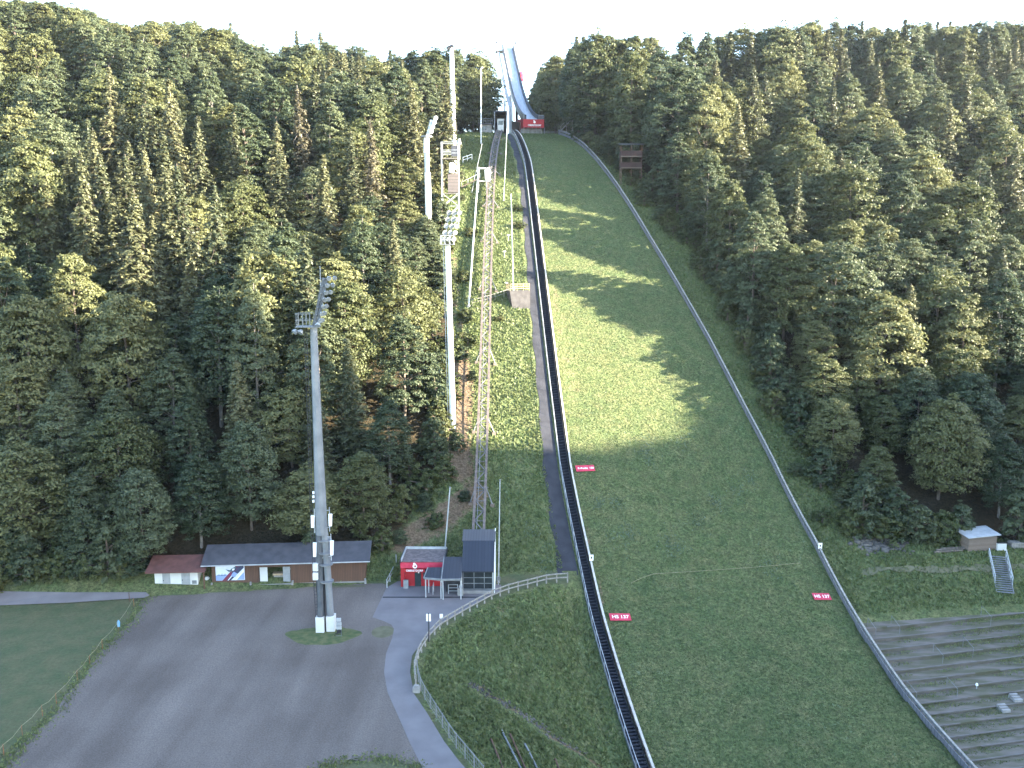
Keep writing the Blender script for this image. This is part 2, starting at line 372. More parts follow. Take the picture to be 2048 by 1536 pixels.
def np_mesh(name, verts, faces, m, smooth=False):
    verts = np.asarray(verts, np.float32); faces = np.asarray(faces, np.int32); k = faces.shape[1]
    me = bpy.data.meshes.new(name); me.vertices.add(len(verts)); me.vertices.foreach_set('co', verts.ravel())
    me.loops.add(faces.size); me.loops.foreach_set('vertex_index', faces.ravel())
    me.polygons.add(len(faces)); me.polygons.foreach_set('loop_start', np.arange(0, faces.size, k, dtype=np.int32))
    me.polygons.foreach_set('loop_total', np.full(len(faces), k, np.int32))
    if smooth: me.polygons.foreach_set('use_smooth', np.ones(len(faces), bool))
    me.update(calc_edges=True); me.validate(); me.materials.append(m); return me

def lettering(txt, size, m, parent, pos, u, upv, extrude=.02, name='lettering', bold=.0, align='CENTER'):
    cu = bpy.data.curves.new('t', 'FONT'); cu.body = txt; cu.size = size; cu.extrude = extrude; cu.align_x = align; cu.align_y = 'CENTER'; cu.offset = bold
    to = bpy.data.objects.new('t', cu); COL.objects.link(to); dg = bpy.context.evaluated_depsgraph_get()
    me = bpy.data.meshes.new_from_object(to.evaluated_get(dg)); bpy.data.objects.remove(to); bpy.data.curves.remove(cu)
    me.name = name; me.materials.clear(); me.materials.append(m); o = bpy.data.objects.new(name, me); COL.objects.link(o)
    u = Vector(u).normalized(); v = Vector(upv).normalized(); n = u.cross(v)
    mt = Matrix((u, v, n)).transposed().to_4x4(); mt.translation = Vector(pos) - ORG[parent.name]
    me.transform(mt); o.parent = parent; ORG[o.name] = ORG[parent.name]; return o

# ------------------------------------------------------------------ ground sheet
def grid_lines(a, b, core0, core1, step, n_out=14):
    core = np.arange(core0, core1 + .1, step)
    lo = core0 - (np.geomspace(1, core0 - a + 1, n_out) - 1)[1:][::-1]; hi = core1 + (np.geomspace(1, b - core1 + 1, n_out) - 1)[1:]
    return np.concatenate([lo, core, hi])
gxs = grid_lines(-900, 900, -130, 140, .8); gys = grid_lines(-300, 1400, 50, 262, .8)
GX, GY = np.meshgrid(gxs, gys); GZ = ground(GX, GY)
S_, W_ = sw(GX, GY)
GZ = GZ - .5*sstep(S_, 126.6, 127.6)*(W_ > wr(S_) + .15)*(W_ < 80)
far = np.maximum(0, np.hypot(GX, GY - 150) - 260); GZ = np.where(far > 0, np.minimum(GZ, np.maximum(GZ - far*.1, -12)), GZ)

LFE_PX = [(960,215),(905,262),(862,300),(872,400),(884,480),(893,640),(898,800),(868,950),(800,1060),(745,1105),(600,1112),(300,1130),(0,1150),(-300,1165)]
RFE_PX = [(1095,250),(1150,275),(1225,335),(1310,430),(1405,540),(1490,690),(1565,850),(1640,975),(1720,1035),(1820,1075),(1925,1085),(2060,1095),(2300,1105)]
def swp(p):
    q = cast(*p) or onz(*p); a, b = sw(q.x, q.y); return float(a), float(b)
LE = np.array(sorted([swp(p) for p in LFE_PX if cast(*p) is not None])); RE = np.array(sorted([swp(p) for p in RFE_PX if cast(*p) is not None]))
LE = np.vstack([[[-60, -9], [-15, -13], [6, -17], [15, -24]], LE[LE[:, 0] > 20]])
def w_left_edge(s): return np.interp(s, LE[:, 0], LE[:, 1])
def w_right_edge(s): return np.interp(s, RE[:, 0], RE[:, 1])

zone = np.zeros(GX.shape + (4,), np.float32); zone[..., 3] = 1
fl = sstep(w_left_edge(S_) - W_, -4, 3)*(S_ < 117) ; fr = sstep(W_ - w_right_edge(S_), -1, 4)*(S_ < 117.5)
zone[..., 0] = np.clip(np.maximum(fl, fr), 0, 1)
def blob(px, py, r, k=1.0):
    q = cast(px, py); d = np.hypot(GX-q.x, GY-q.y); zone[..., 1] = np.maximum(zone[..., 1], k*(1 - sstep(d, r*.3, r)))
def streak(pts, r, k=1.0):
    pl = np.array([[cast(*p).x, cast(*p).y] for p in pts]); d = poly_dist(GX, GY, pl); zone[..., 1] = np.maximum(zone[..., 1], k*(1 - sstep(d, r*.25, r)))
streak([(915,690),(925,790),(915,860),(925,940)], 3.2, .72)          # bare earth beside the tall mast
streak([(905,500),(915,620),(930,700)], 1.8, .5)
streak([(950,985),(880,1040),(800,1085)], 3.5, .62)
streak([(985,420),(975,560),(985,700),(975,850),(960,960)], .9, .45)
streak([(1098,540),(1122,640),(1133,720),(1152,800)], 2.2, .40)        # dry edge of the landing slope
streak([(1160,960),(1185,1100),(1215,1230)], .7, .5)
streak([(945,1368),(990,1395),(1050,1430),(1100,1470),(1170,1510),(1240,1560)], .9, .62)
streak([(1095,1010),(1120,1080),(1150,1140)], 1.2, .45)
blob(1090, 650, 2.0, .5); blob(1050, 930, 2.6, .42); blob(1000, 1215, 2.0, .45); blob(1010, 1440, 1.5, .35)
blob(1660, 1120, 3, .35); blob(1740, 1085, 4, .5); blob(1030, 450, 2.2, .5)
lawnm = ((W_ < wl(S_) - 3) & (S_ > 117.5) & ~in_poly(GX, GY, BANK_POLY))
zone[..., 2] = lawnm*1.0
gv = np.stack([GX, GY, GZ], -1).reshape(-1, 3); ny, nx = GX.shape; ii = np.arange(ny*nx).reshape(ny, nx)
gf = np.stack([ii[:-1, :-1], ii[:-1, 1:], ii[1:, 1:], ii[1:, :-1]], -1).reshape(-1, 4)
gme = np_mesh('ground', gv, gf, M['ground'], True)
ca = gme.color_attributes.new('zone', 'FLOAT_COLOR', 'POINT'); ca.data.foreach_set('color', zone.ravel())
tag_g = bpy.data.objects.new('ground', gme); COL.objects.link(tag_g); tag_g['kind'] = 'structure'

def ragged(pts, amp=.35, step=1.2, seed=1, keep=()):
    """resample a closed outline and roughen it"""
    r = random.Random(seed); out = []; n = len(pts)
    for i in range(n):
        a, b = Vector(pts[i]), Vector(pts[(i+1) % n]); k = max(1, int((b-a).length/step)) if i not in keep else 1
        for j in range(k):
            p = a.lerp(b, j/k)
            if i not in keep and j: p = p + Vector((r.uniform(-amp, amp), r.uniform(-amp, amp), 0))
            out.append(p)
    return out

def sheet(name, pts, m, dz, follow=False):
    import bmesh
    bm = bmesh.new(); vs_ = [bm.verts.new((p.x, p.y, (gz(p.x, p.y) if follow else 0) + dz)) for p in pts]; f = bm.faces.new(vs_)
    bm.normal_update()
    if f.normal.z < 0: f.normal_flip()
    bmesh.ops.triangulate(bm, faces=bm.faces[:])
    me = bpy.data.meshes.new(name); bm.to_mesh(me); bm.free(); me.materials.append(m); o = bpy.data.objects.new(name, me); COL.objects.link(o); o['kind'] = 'structure'; return o

PATH_L = [(773,1176),(745,1235),(768,1243),(783,1250),(788,1258),(785,1275),(772,1308),(768,1345),(775,1385),(795,1430),(820,1487),(845,1536),(885,1620)]
PATH_R = [(985,1640),(948,1555),(920,1525),(888,1483),(855,1428),(828,1388),(820,1345),(824,1312),(844,1285),(873,1254),(908,1234),(948,1209),(985,1192),(1004,1184),(1002,1170),(905,1160),(800,1160)]
sheet('footpath', [onz(*p) for p in PATH_L + PATH_R], M['asphalt'], .034)
LOT = [(300,1186),(283,1206),(268,1238),(232,1272),(203,1302),(178,1332),(150,1372),(118,1415),(82,1455),(40,1494),(18,1522),(-10,1560),(100,1640),(560,1600),(640,1532),(700,1519),(780,1516),(855,1536)]
LOT2 = [(836,1490),(812,1432),(793,1388),(786,1345),(790,1308),(800,1275),(802,1256),(775,1236),(790,1177),(762,1166),(745,1165),(420,1178)]
sheet('gravel_lot', ragged([onz(*p) for p in LOT], .42, .5, 3, keep=(len(LOT)-1,)) + [onz(*p) for p in LOT2], M['gravel'], .018)
sheet('side_road', [onz(*p) for p in [(-400,1214),(-40,1199),(140,1194),(292,1189),(300,1193),(290,1197),(140,1207),(-40,1214),(-400,1235)]], M['asphalt'], .10, True)
M['lawn_patch'] = mat('grass_patch', (.045, .070, .024), (.098, .102, .045), scale=1.6, rough=.95, bump=.6, bscale=9)
M['dry_patch'] = mat('dry_patch', (.085, .085, .050), (.12, .112, .07), scale=1.2, rough=.95, bump=.5, bscale=9)
c0 = onz(645, 1272)
sheet('grass_island', ragged([c0 + Vector((3.5*math.cos(a)*(1+.15*math.sin(3*a)), 1.9*math.sin(a), 0)) for a in np.linspace(0, 2*math.pi, 26)[:-1]], .18, .4, 5), M['lawn_patch'], .026)
c1 = onz(766, 1264)
sheet('dry_grass_patch', ragged([c1 + Vector((1.1*math.cos(a), 1.3*math.sin(a), 0)) for a in np.linspace(0, 2*math.pi, 18)[:-1]], .15, .4, 6), M['dry_patch'], .027)
for k, (a, b, hh) in enumerate([((310,1183),(420,1178),1.0),((425,1179),(560,1177),.9),((600,1177),(735,1168),.7)]):
    A, B = onz(*a), onz(*b); ctr = (A+B)/2; L = (B-A).length/2
    sheet('weedy_edge', ragged([ctr + Vector((L*math.cos(t), hh*.55*math.sin(t), 0)) for t in np.linspace(0, 2*math.pi, 30)[:-1]], .22, .5, 10+k), M['dry_patch'], .022 + .001*k)
sheet('drain_strip', [onz(*p) for p in [(766,1194),(958,1194),(958,1196.4),(765,1196.4)]], M['asphalt_dark'], .042)

def ribbon(name, svals, wa, wb, m, dz, kind='structure', skirt=0):
    """strip on the slope between two w-functions of s"""
    v = []; f = []
    for i, s in enumerate(svals):
        for w_ in (wa(s), wb(s)):
            x, y = xy(s, w_); v.append((float(x), float(y), gz(x, y) + dz))
    for i in range(len(svals)-1): f.append((2*i, 2*i+2, 2*i+3, 2*i+1))
    me = bpy.data.meshes.new(name); me.from_pydata(v, [], f); me.update(); me.materials.append(m)
    if me.polygons and me.polygons[0].normal.z < 0: me.flip_normals()
    o = bpy.data.objects.new(name, me); COL.objects.link(o)
    if kind: o['kind'] = kind
    return o
ribbon('service_track', np.arange(2, 119, 1.0), lambda s: wl(s) - np.interp(s, [0, 50, 90, 118], [2.9, 2.8, 3.2, 3.9]) + .15*math.sin(s*.9), lambda s: wl(s) - 1.62, M['asphalt_dark'], .05)

# off-frame ridge across the valley that keeps the foot of the hill in shade
TE = math.tan(R_(SUN_EL)); RR = 300.0
BQ = [(-60, 88), (60, 74), (91, 64), (95, 57), (98.5, 38), (102, 23.5), (105, 19), (109.5, 15), (113, 12), (117, 12), (122, 13.5), (130, 9.5), (200, 6), (330, 0)]   # crest line found from where the sun shade ends on the hill
qs = np.arange(-60, 330, 1.5); hb = np.interp(qs, [b[0] for b in BQ], [b[1] for b in BQ])
kern = np.ones(3)/3; hv = []; hf = []
prof = [(-150, 0), (-60, .62), (-22, .9), (0, 1), (22, .9), (60, .6), (150, 0)]
for i, q in enumerate(qs):
    top = hb[i] + RR*TE + .8*math.sin(q*.9) + .5*math.sin(q*2.3)
    for d, k in prof:
        p = SH*(RR + d) + PH*q; hv.append((p[0], p[1], -14 + (top + 14)*k if d else top))
n_ = len(prof)
for i in range(len(qs)-1):
    for j in range(n_-1): a = i*n_ + j; hf.append((a, a+1, a+n_+1, a+n_))
M['far_hill'] = mat('wooded_hill', (.035, .05, .02), (.07, .085, .035), scale=.2, rough=1)
hme = np_mesh('hills', np.array(hv), np.array(hf), M['far_hill']); ho = bpy.data.objects.new('hills', hme); COL.objects.link(ho); ho['kind'] = 'structure'
# ================================================================== the jump
UP = Vector((0, 0, 1)); AX3 = Vector((AX[0], AX[1], 0)); PX3 = Vector((PX[0], PX[1], 0))
def P3(s, w_, dz=0.0):
    x, y = xy(s, w_); return Vector((float(x), float(y), gz(x, y) + dz))
def A3(s, w_, z):
    x, y = xy(s, w_); return Vector((float(x), float(y), z))

# ---- inrun ramp: 11 degrees at the lip, radius, then 35 degrees
def inrun_z(d):          # d metres behind the lip
    a1, a0, r = R_(11), R_(35), 95.0; L = r*(math.sin(a0)-math.sin(a1))
    if d < L: return T0[2] + r*(math.cos(a1) - math.cos(math.asin(math.sin(a1) + d/r)))
    return T0[2] + r*(math.cos(a1)-math.cos(a0)) + (d-L)*math.tan(a0)
ramp = thing('inrun_ramp', A3(-20, 0, gz(*xy(-20, 0))), 'tall curved inrun ramp with pale blue track rising above the hill crest', 'ski jump ramp')
ds = np.concatenate([np.arange(0, 40, 2.0), np.arange(40, 55.5, 3.0)])
m = MB(); ml = MB(); mr = MB(); mu = MB(); rl_ = MB(); gl = MB(); RY = .045   # the tower stands slightly off the hill axis
for a, b in zip(ds[:-1], ds[1:]):
    za, zb = inrun_z(a), inrun_z(b)
    q = lambda d, w_, z: A3(-d, w_ + RY*d, z)
    m.hexa([q(a,-1.35,za-.12), q(a,1.35,za-.12), q(b,1.35,zb-.12), q(b,-1.35,zb-.12)], [q(a,-1.35,za), q(a,1.35,za), q(b,1.35,zb), q(b,-1.35,zb)])
    for mm, w0, w1 in ((ml,-1.75,-1.36),(mr,1.36,1.75)):
        mm.hexa([q(a,w0,za-.7), q(a,w1,za-.7), q(b,w1,zb-.7), q(b,w0,zb-.7)], [q(a,w0,za+.95), q(a,w1,za+.95), q(b,w1,zb+.95), q(b,w0,zb+.95)])
    mu.hexa([q(a,-1.3,za-1.5), q(a,1.3,za-1.5), q(b,1.3,zb-1.5), q(b,-1.3,zb-1.5)], [q(a,-1.3,za-.14), q(a,1.3,za-.14), q(b,1.3,zb-.14), q(b,-1.3,zb-.14)])
    if a > 20:
        rl_.hexa([q(a,-3.3,za-1.0), q(a,-2.5,za-1.0), q(b,-2.5,zb-1.0), q(b,-3.3,zb-1.0)], [q(a,-3.3,za-.8), q(a,-2.5,za-.8), q(b,-2.5,zb-.8), q(b,-3.3,zb-.8)])
        gl.bar(q(a,-3.25,za+.2), q(b,-3.25,zb+.2), .07); gl.bar(q(a,-3.25,za-.8), q(a,-3.25,za+.2), .06)
m.build('track', M['snow_track'], ramp); ml.build('side_wall', M['dark_metal'], ramp); mr.build('side_wall', M['dark_metal'], ramp)
mu.build('girder', M['concrete'], ramp); rl_.build('side_stair', M['galv'], ramp); gl.build('handrail', M['wood_warm'], ramp)
for d, wd in ((24, .5), (40, .6), (54, .7)):
    c = MB(); zt = inrun_z(d) - 1.5; g0 = gz(*xy(-d, 0)) - .5
    for sx in (-1, 1):
        a = A3(-d, sx*wd*1.6 + RY*d, g0); c.hexa([a+PX3*i+AX3*j for i, j in ((-.35,-.5),(.35,-.5),(.35,.5),(-.35,.5))], [A3(-d, sx*1.0 + RY*d, zt)+PX3*i+AX3*j for i, j in ((-.28,-.4),(.28,-.4),(.28,.4),(-.28,.4))])
    c.build('pillar', M['white_mast'] if d > 30 else M['wood_brown'], ramp)
sg = MB(); zt = inrun_z(55)
sg.hexa([A3(-54,-3.5+2.4,zt-1.2), A3(-54,2.4+2.4,zt-1.2), A3(-57.5,2.4+2.4,zt-1.2), A3(-57.5,-3.5+2.4,zt-1.2)], [A3(-54,-3.5+2.4,zt-.9), A3(-54,2.4+2.4,zt-.9), A3(-57.5,2.4+2.4,zt-.9), A3(-57.5,-3.5+2.4,zt-.9)])
sg.build('start_platform', M['galv'], ramp)
for w_, dd in ((-1.0, 54.2), (4.7, 54.2)):
    MB().tube(A3(-dd, w_, zt-.9), A3(-dd, w_, zt+1.0), .05).hexa([A3(-dd,w_-.22,zt+1.0),A3(-dd,w_+.22,zt+1.0),A3(-dd-.4,w_+.22,zt+1.0),A3(-dd-.4,w_-.22,zt+1.0)],[A3(-dd,w_-.2,zt+1.6),A3(-dd,w_+.2,zt+1.6),A3(-dd-.4,w_+.2,zt+1.6),A3(-dd-.4,w_-.2,zt+1.6)]).build('lamp', M['dark_metal'], ramp)
z38 = inrun_z(38)
q = lambda d, w_, z: A3(-d, w_ + RY*d, z)
MB().hexa([q(37.5,1.8,z38-.9),q(37.5,2.5,z38-.9),q(39.5,2.5,z38+.4),q(39.5,1.8,z38+.4)],[q(37.5,1.8,z38+1.0),q(37.5,2.5,z38+1.0),q(39.5,2.5,z38+2.2),q(39.5,1.8,z38+2.2)]).build('red_panel', M['red_banner'], ramp)
MB().hexa([q(37,-5.0,z38-2.2),q(37,-3.5,z38-2.2),q(38.4,-3.5,z38-2.2),q(38.4,-5.0,z38-2.2)],[q(37,-4.8,z38-.5),q(37,-3.7,z38-.5),q(38.4,-3.7,z38-.5),q(38.4,-4.8,z38-.5)]).build('speaker_box', M['dark_metal'], ramp)
MB().hexa([q(44.4,-7.1,inrun_z(44)-2.6),q(44.4,-5.6,inrun_z(44)-2.6),q(45.8,-5.6,inrun_z(44)-2.6),q(45.8,-7.1,inrun_z(44)-2.6)],[q(45,-6.4,inrun_z(44)+.2),q(45,-6.25,inrun_z(44)+.2),q(45.2,-6.25,inrun_z(44)+.2),q(45.2,-6.4,inrun_z(44)+.2)]).bar(q(45,-6.3,inrun_z(44)-1.0),q(45,-3.2,inrun_z(44)-1.0),.12).build('wind_cone', M['dark_metal'], ramp)

# ---- take-off table
zt = T0[2]; tb = thing('takeoff_table', A3(2, .3, gz(*xy(2, 0))), 'red take-off table with white lettering below the end of the inrun', 'take-off table')
b = MB(); q = lambda s, w_, z: A3(s, w_, z)
zlow = zt - 2.0
b.hexa([q(.3,-2.2,zlow), q(.3,2.9,zlow), q(-9,2.9,zlow), q(-9,-2.2,zlow)], [q(.3,-2.2,zt-.1), q(.3,2.9,zt-.1), q(-9,2.9,zt+1.2), q(-9,-2.2,zt+1.2)])
b.build('table_body', M['red_wall'], tb)
b = MB()
for w_ in np.arange(-2, 3.1, 1.0): b.tube(q(.25, w_, zlow), q(.25, w_, gz(*xy(.25, w_))-.3), .09)
b.hexa([q(-1.5,-2.2,zlow-2), q(-1.5,2.8,zlow-2), q(-9,2.8,zlow-2), q(-9,-2.2,zlow-2)], [q(-1.5,-2.2,zlow-.01), q(-1.5,2.8,zlow-.01), q(-9,2.8,zlow-.01), q(-9,-2.2,zlow-.01)])
b.build('base', M['concrete'], tb)
MB().hexa([q(-3,-2.6,zlow-2), q(-3,2.4,zlow-2), q(-15,2.4,zlow-2), q(-15,-2.6,zlow-2)], [q(-3,-2.6,zt-.4), q(-3,-2.25,zt-.4), q(-15,-2.25,zt+1.6), q(-15,-2.6,zt+1.6)]).build('understructure', M['wood_brown'], tb)
b = MB()
for w_ in (-2.1, 1.6, 2.2, 2.8): b.tube(q(.2, w_, zt-.1), q(.2, w_, zt+.9), .035)
b.bar(q(.2,1.5,zt+.9), q(.2,2.85,zt+.9), .06).bar(q(.2,2.85,zt+.9), q(-8,2.85,zt+2.1), .06).bar(q(.2,1.5,zt+.45), q(.2,2.85,zt+.45), .05)
b.build('railing', M['galv'], tb)
b = MB().hexa([q(.32,1.4,zt-.05),q(.32,2.9,zt-.05),q(.36,2.9,zt-.05),q(.36,1.4,zt-.05)],[q(.32,1.4,zt+.8),q(.32,2.9,zt+.8),q(.36,2.9,zt+.8),q(.36,1.4,zt+.8)]); b.build('screen', M['slate_panel'], tb)
lettering('OBERSTDORF', .52, M['white_sign'], tb, q(.36, .55, zt-1.5), PX3, UP, bold=.012)
e = MB(); 
for k in range(10):
    pass
e.tube(q(.33,.55,zt-.75), q(.42,.55,zt-.75), .27, n=14).tube(q(.33,.42,zt-.38), q(.42,.42,zt-.38), .12, n=10); e.build('emblem', M['white_sign'], tb)

# ---- side boards of the landing slope
def wall_thing(name, wf, s0, s1, label, m_low, m_cap, h0, inner, step=2.4):
    t = thing(name, P3((s0+s1)/2, wf((s0+s1)/2)), label, 'side wall'); low, cap = MB(), MB(); ss = np.arange(s0, s1, step)
    for a, b_ in zip(ss[:-1], ss[1:]):
        pa, pb = P3(a, wf(a)), P3(b_, wf(b_)); g = .012
        low.hexa([pa+PX3*-.04-UP*.2, pa+PX3*.04-UP*.2, pb+PX3*.04-UP*.2, pb+PX3*-.04-UP*.2], [pa+PX3*-.04+UP*h0*.46, pa+PX3*.04+UP*h0*.46, pb+PX3*.04+UP*h0*.46, pb+PX3*-.04+UP*h0*.46])
        low.hexa([pa+PX3*-.04+UP*h0*.70, pa+PX3*.04+UP*h0*.70, pb+PX3*.04+UP*h0*.70, pb+PX3*-.04+UP*h0*.70], [pa+PX3*-.04+UP*(h0-.02), pa+PX3*.04+UP*(h0-.02), pb+PX3*.04+UP*(h0-.02), pb+PX3*-.04+UP*(h0-.02)])
        cap.hexa([pa+PX3*-.11+UP*h0, pa+PX3*.11+UP*h0, pb+PX3*.11+UP*h0, pb+PX3*-.11+UP*h0], [pa+PX3*-.11+UP*(h0+.06), pa+PX3*.11+UP*(h0+.06), pb+PX3*.11+UP*(h0+.06), pb+PX3*-.11+UP*(h0+.06)])
    low.build('board', m_low, t); cap.build('cap_rail', m_cap, t)
    proto = None
    for k, a in enumerate(ss):
        p = P3(a, wf(a)) + PX3*inner*.10
        if proto is None:
            proto = MB().hexa([p+PX3*i*.05+AX3*j*.06-UP*.3 for i, j in ((-1,-1),(1,-1),(1,1),(-1,1))], [p+PX3*i*.05+AX3*j*.06+UP*(h0-.01) for i, j in ((-1,-1),(1,-1),(1,1),(-1,1))]).build('post', m_low, t); p0 = p
        else:
            c = proto.copy(); COL.objects.link(c); c.parent = t; c.location = p - p0
    return t
M['board_pale'] = mat('pale_boards', (.36, .33, .29), (.50, .47, .43), scale=3, rough=.8)
M['board_grey'] = stripes_mat('grey_boards', (.115, .115, .130), (.175, .175, .190), .45, (0, 1, 0), nscale=2)
M['board_brown'] = stripes_mat('brown_wall_boards', (.11, .085, .07), (.18, .145, .12), .35, (0, 1, 0), nscale=2)
wall_thing('side_wall', lambda s: wl(s), 2, 172, 'low board wall with pale cap rail between the staircase and the landing slope', M['board_brown'], M['board_pale'], .75, -1)
wall_thing('side_wall', lambda s: wr(s), 3, 172, 'grey plank wall with open gaps along the forest side of the landing slope', M['board_grey'], M['wood_grey'], 1.05, 1)

# ---- long steel staircase beside the slope
st = thing('steel_staircase', P3(80, wl(80)-.9), 'long dark steel staircase running up the whole left side of the landing slope', 'staircase')
tr, sa, sb, hr, hp = MB(), MB(), MB(), MB(), MB(); s = 3.0
while s < 172:
    a = P3(s, wl(s)-.30, .30); b_ = P3(s, wl(s)-1.30, .30); d = .15
    tr.hexa([a+AX3*-d-UP*.03, b_+AX3*-d-UP*.03, b_+AX3*d-UP*.03, a+AX3*d-UP*.03], [a+AX3*-d, b_+AX3*-d, b_+AX3*d, a+AX3*d]); s += .42
ss = np.arange(3, 173, 2.0)
for a, b_ in zip(ss[:-1], ss[1:]):
    for mm, o in ((sa, -.26), (sb, -1.34)):
        pa, pb = P3(a, wl(a)+o), P3(b_, wl(b_)+o); mm.hexa([pa+PX3*-.03+UP*.0, pa+PX3*.03+UP*.0, pb+PX3*.03+UP*.0, pb+PX3*-.03+UP*.0], [pa+PX3*-.03+UP*.36, pa+PX3*.03+UP*.36, pb+PX3*.03+UP*.36, pb+PX3*-.03+UP*.36])
    hr.bar(P3(a, wl(a)-1.38, 1.25), P3(b_, wl(b_)-1.38, 1.25), .05)
    tr.hexa([P3(a, wl(a)-.28, .02), P3(a, wl(a)-1.32, .02), P3(b_, wl(b_)-1.32, .02), P3(b_, wl(b_)-.28, .02)], [P3(a, wl(a)-.28, .06), P3(a, wl(a)-1.32, .06), P3(b_, wl(b_)-1.32, .06), P3(b_, wl(b_)-.28, .06)])
tr.build('treads', M['step_dark'], st); sa.build('stringer', M['dark_metal'], st); sb.build('stringer', M['galv_dark'], st); hr.build('handrail', M['galv'], st); posts_of(st, [P3(a, wl(a)-1.38) for a in ss], 1.24, M['galv'], .045, 'railing_post', 0)

# ---- banners and number boards
def banner(px, py, txt, wid, size, label, tilt=0):
    c = cast(px, py); s_, w_ = sw(c.x, c.y); t = thing('banner', c, label, 'banner', None)
    u = (P3(s_ + tilt, w_ + wid/2, .12) - P3(s_ - tilt, w_ - wid/2, .12)).normalized(); ups = (P3(s_-.5, w_) - P3(s_+.5, w_)).normalized(); n = u.cross(ups).normalized()
    ups = n.cross(u); o = c + n*.15
    hh = .52
    b = MB(); a_ = [o+u*i*wid/2+ups*j*hh for i, j in ((-1,-1),(1,-1),(1,1),(-1,1))]; b.hexa(a_, [p+n*.02 for p in a_]); b.build('cloth', M['red_banner'], t)
    wd_ = [len(k)*.53*size for k in txt.split()]; x_ = -(sum(wd_) + .3*size)/2
    for k, l_ in zip(txt.split(), wd_): lettering(k, size, M['white_sign'], t, o + n*.022 + u*(x_ + l_/2 + .05), u, ups, extrude=.01, bold=.010); x_ += l_ + .3*size
    for i in (-1, 1):
        MB().tube(o+u*i*wid*.49-UP*.35, o+u*i*wid*.49+ups*hh*1.02, .03, n=6).build('stake', M['galv_dark'], t)
banner(1170, 938, 'K-Punkt 120', 2.5, .40, 'narrow red banner highest on the grass of the landing slope')
banner(1240, 1236, 'HS 137', 2.3, .62, 'red banner on the grass close to the staircase side board', .1)
banner(1643, 1195, 'HS 137', 2.0, .60, 'red banner on the grass near the grey plank wall', .1)
for px, py, wf, lab in ((1180, 1122, wl, 'small white number board standing on the wall beside the staircase'), (1637, 1098, wr, 'small white number board on the grey plank wall by the forest')):
    c = cast(px, py, .9); s_, w_ = sw(c.x, c.y); p = P3(s_, wf(s_)); t = thing('number_board', p, lab, 'board')
    MB().bar(p, p+UP*1.5, .06).build('stake', M['galv'], t)
    b = MB(); q = p + UP*.95 + AX3*.06
    b.hexa([q-PX3*.24, q+PX3*.24, q+PX3*.24+AX3*.03, q-PX3*.24+AX3*.03], [k+UP*.72 for k in (q-PX3*.24, q+PX3*.24, q+PX3*.24+AX3*.03, q-PX3*.24+AX3*.03)]); b.build('panel', M['white_sign'], t)
    q = q + AX3*.034 + UP*.26
    b = MB().hexa([q-PX3*.08, q+PX3*.08, q+PX3*.08+AX3*.005, q-PX3*.08+AX3*.005], [k+UP*.24 for k in (q-PX3*.08, q+PX3*.08, q+PX3*.08+AX3*.005, q-PX3*.08+AX3*.005)]); b.build('marking', M['dark_metal'], t)

# ---- concrete platform half way up the stair
pl = cast(1062, 606); s0, w0 = sw(pl.x, pl.y); s0 = float(s0); we = float(wl(s0)) - 3.0
pt = thing('concrete_platform', P3(s0, we-1.6), 'concrete lookout platform with wooden railing beside the staircase', 'platform')
zt = gz(*xy(s0-2.5, we)) + .25
cc = [(s0-2.4, we), (s0-2.4, we-3.6), (s0+.5, we-3.4), (s0+.5, we-.1)]
bt = [(s0-2.4, we), (s0-2.4, we-3.6), (s0+1.5, we-2.9), (s0+1.5, we-.3)]
b = MB().hexa([A3(a, c_, gz(*xy(a, c_))-1.0) for a, c_ in bt], [A3(a, c_, zt) for a, c_ in cc]); M['shaded_concrete'] = mat('shaded_concrete', (.055, .05, .05), (.085, .08, .078), scale=1.5, rough=.9, bump=.2); b.build('block', M['shaded_concrete'], pt)  # the shade on the block is put into this darker concrete colour
b = MB()
for a, c_ in ((s0-2.3, we-3.5), (s0-.9, we-3.45), (s0+.4, we-3.3), (s0+.4, we-2.2), (s0+.4, we-1.2), (s0+.4, we-.2)): b.bar(A3(a, c_, zt), A3(a, c_, zt+1.15), .09)
for h in (.4, .75, 1.1):
    b.bar(A3(s0-2.3, we-3.5, zt+h), A3(s0+.4, we-3.3, zt+h), .05, .10); b.bar(A3(s0+.44, we-3.3, zt+h), A3(s0+.44, we-.2, zt+h), .05, .10)
b.build('railing', M['cream'], pt)
rp = [cast(x, y) for x, y in ((1030, 586), (1008, 594), (990, 600), (966, 607), (945, 612), (935, 606))]
rt = thing('handrail', rp[2], 'thin handrail leading from the concrete platform across to the funicular', 'handrail')
b, c = MB(), MB()
c.path([p + UP*1.0 for p in rp], .06).path([p + UP*.55 for p in rp], .04); posts_of(rt, rp, 1.0, M['wood_grey']); c.build('rails', M['wood_grey'], rt)

# ================================================================== funicular
trk_px = [(957,1062,3.2),(960,1000,2.6),(962,945,2.2),(964,900,2.1),(966,850,2.2),(968,780,2.4),(970,700,2.6),(972,630,2.6),(974,560,2.4),(976,490,2.2),(979,420,2.0),(982,360,1.8),(985,320,1.6),(989,292,1.3),(995,268,.9),(999,256,.7)]
tp = [cast(*p) for p in trk_px]
def resample(pts, n):
    L = [0]; 
    for a, b in zip(pts[:-1], pts[1:]): L.append(L[-1] + (b-a).length)
    out = []
    for t in np.linspace(0, L[-1], n):
        i = min(max(np.searchsorted(L, t) - 1, 0), len(pts)-2); out.append(pts[i].lerp(pts[i+1], (t-L[i])/(L[i+1]-L[i])))
    return out
for _ in range(2): tp = [tp[0]] + [(a + b*2 + c)/4 for a, b, c in zip(tp[:-2], tp[1:-1], tp[2:])] + [tp[-1]]
N_TR = 76; tl = resample(tp, N_TR)
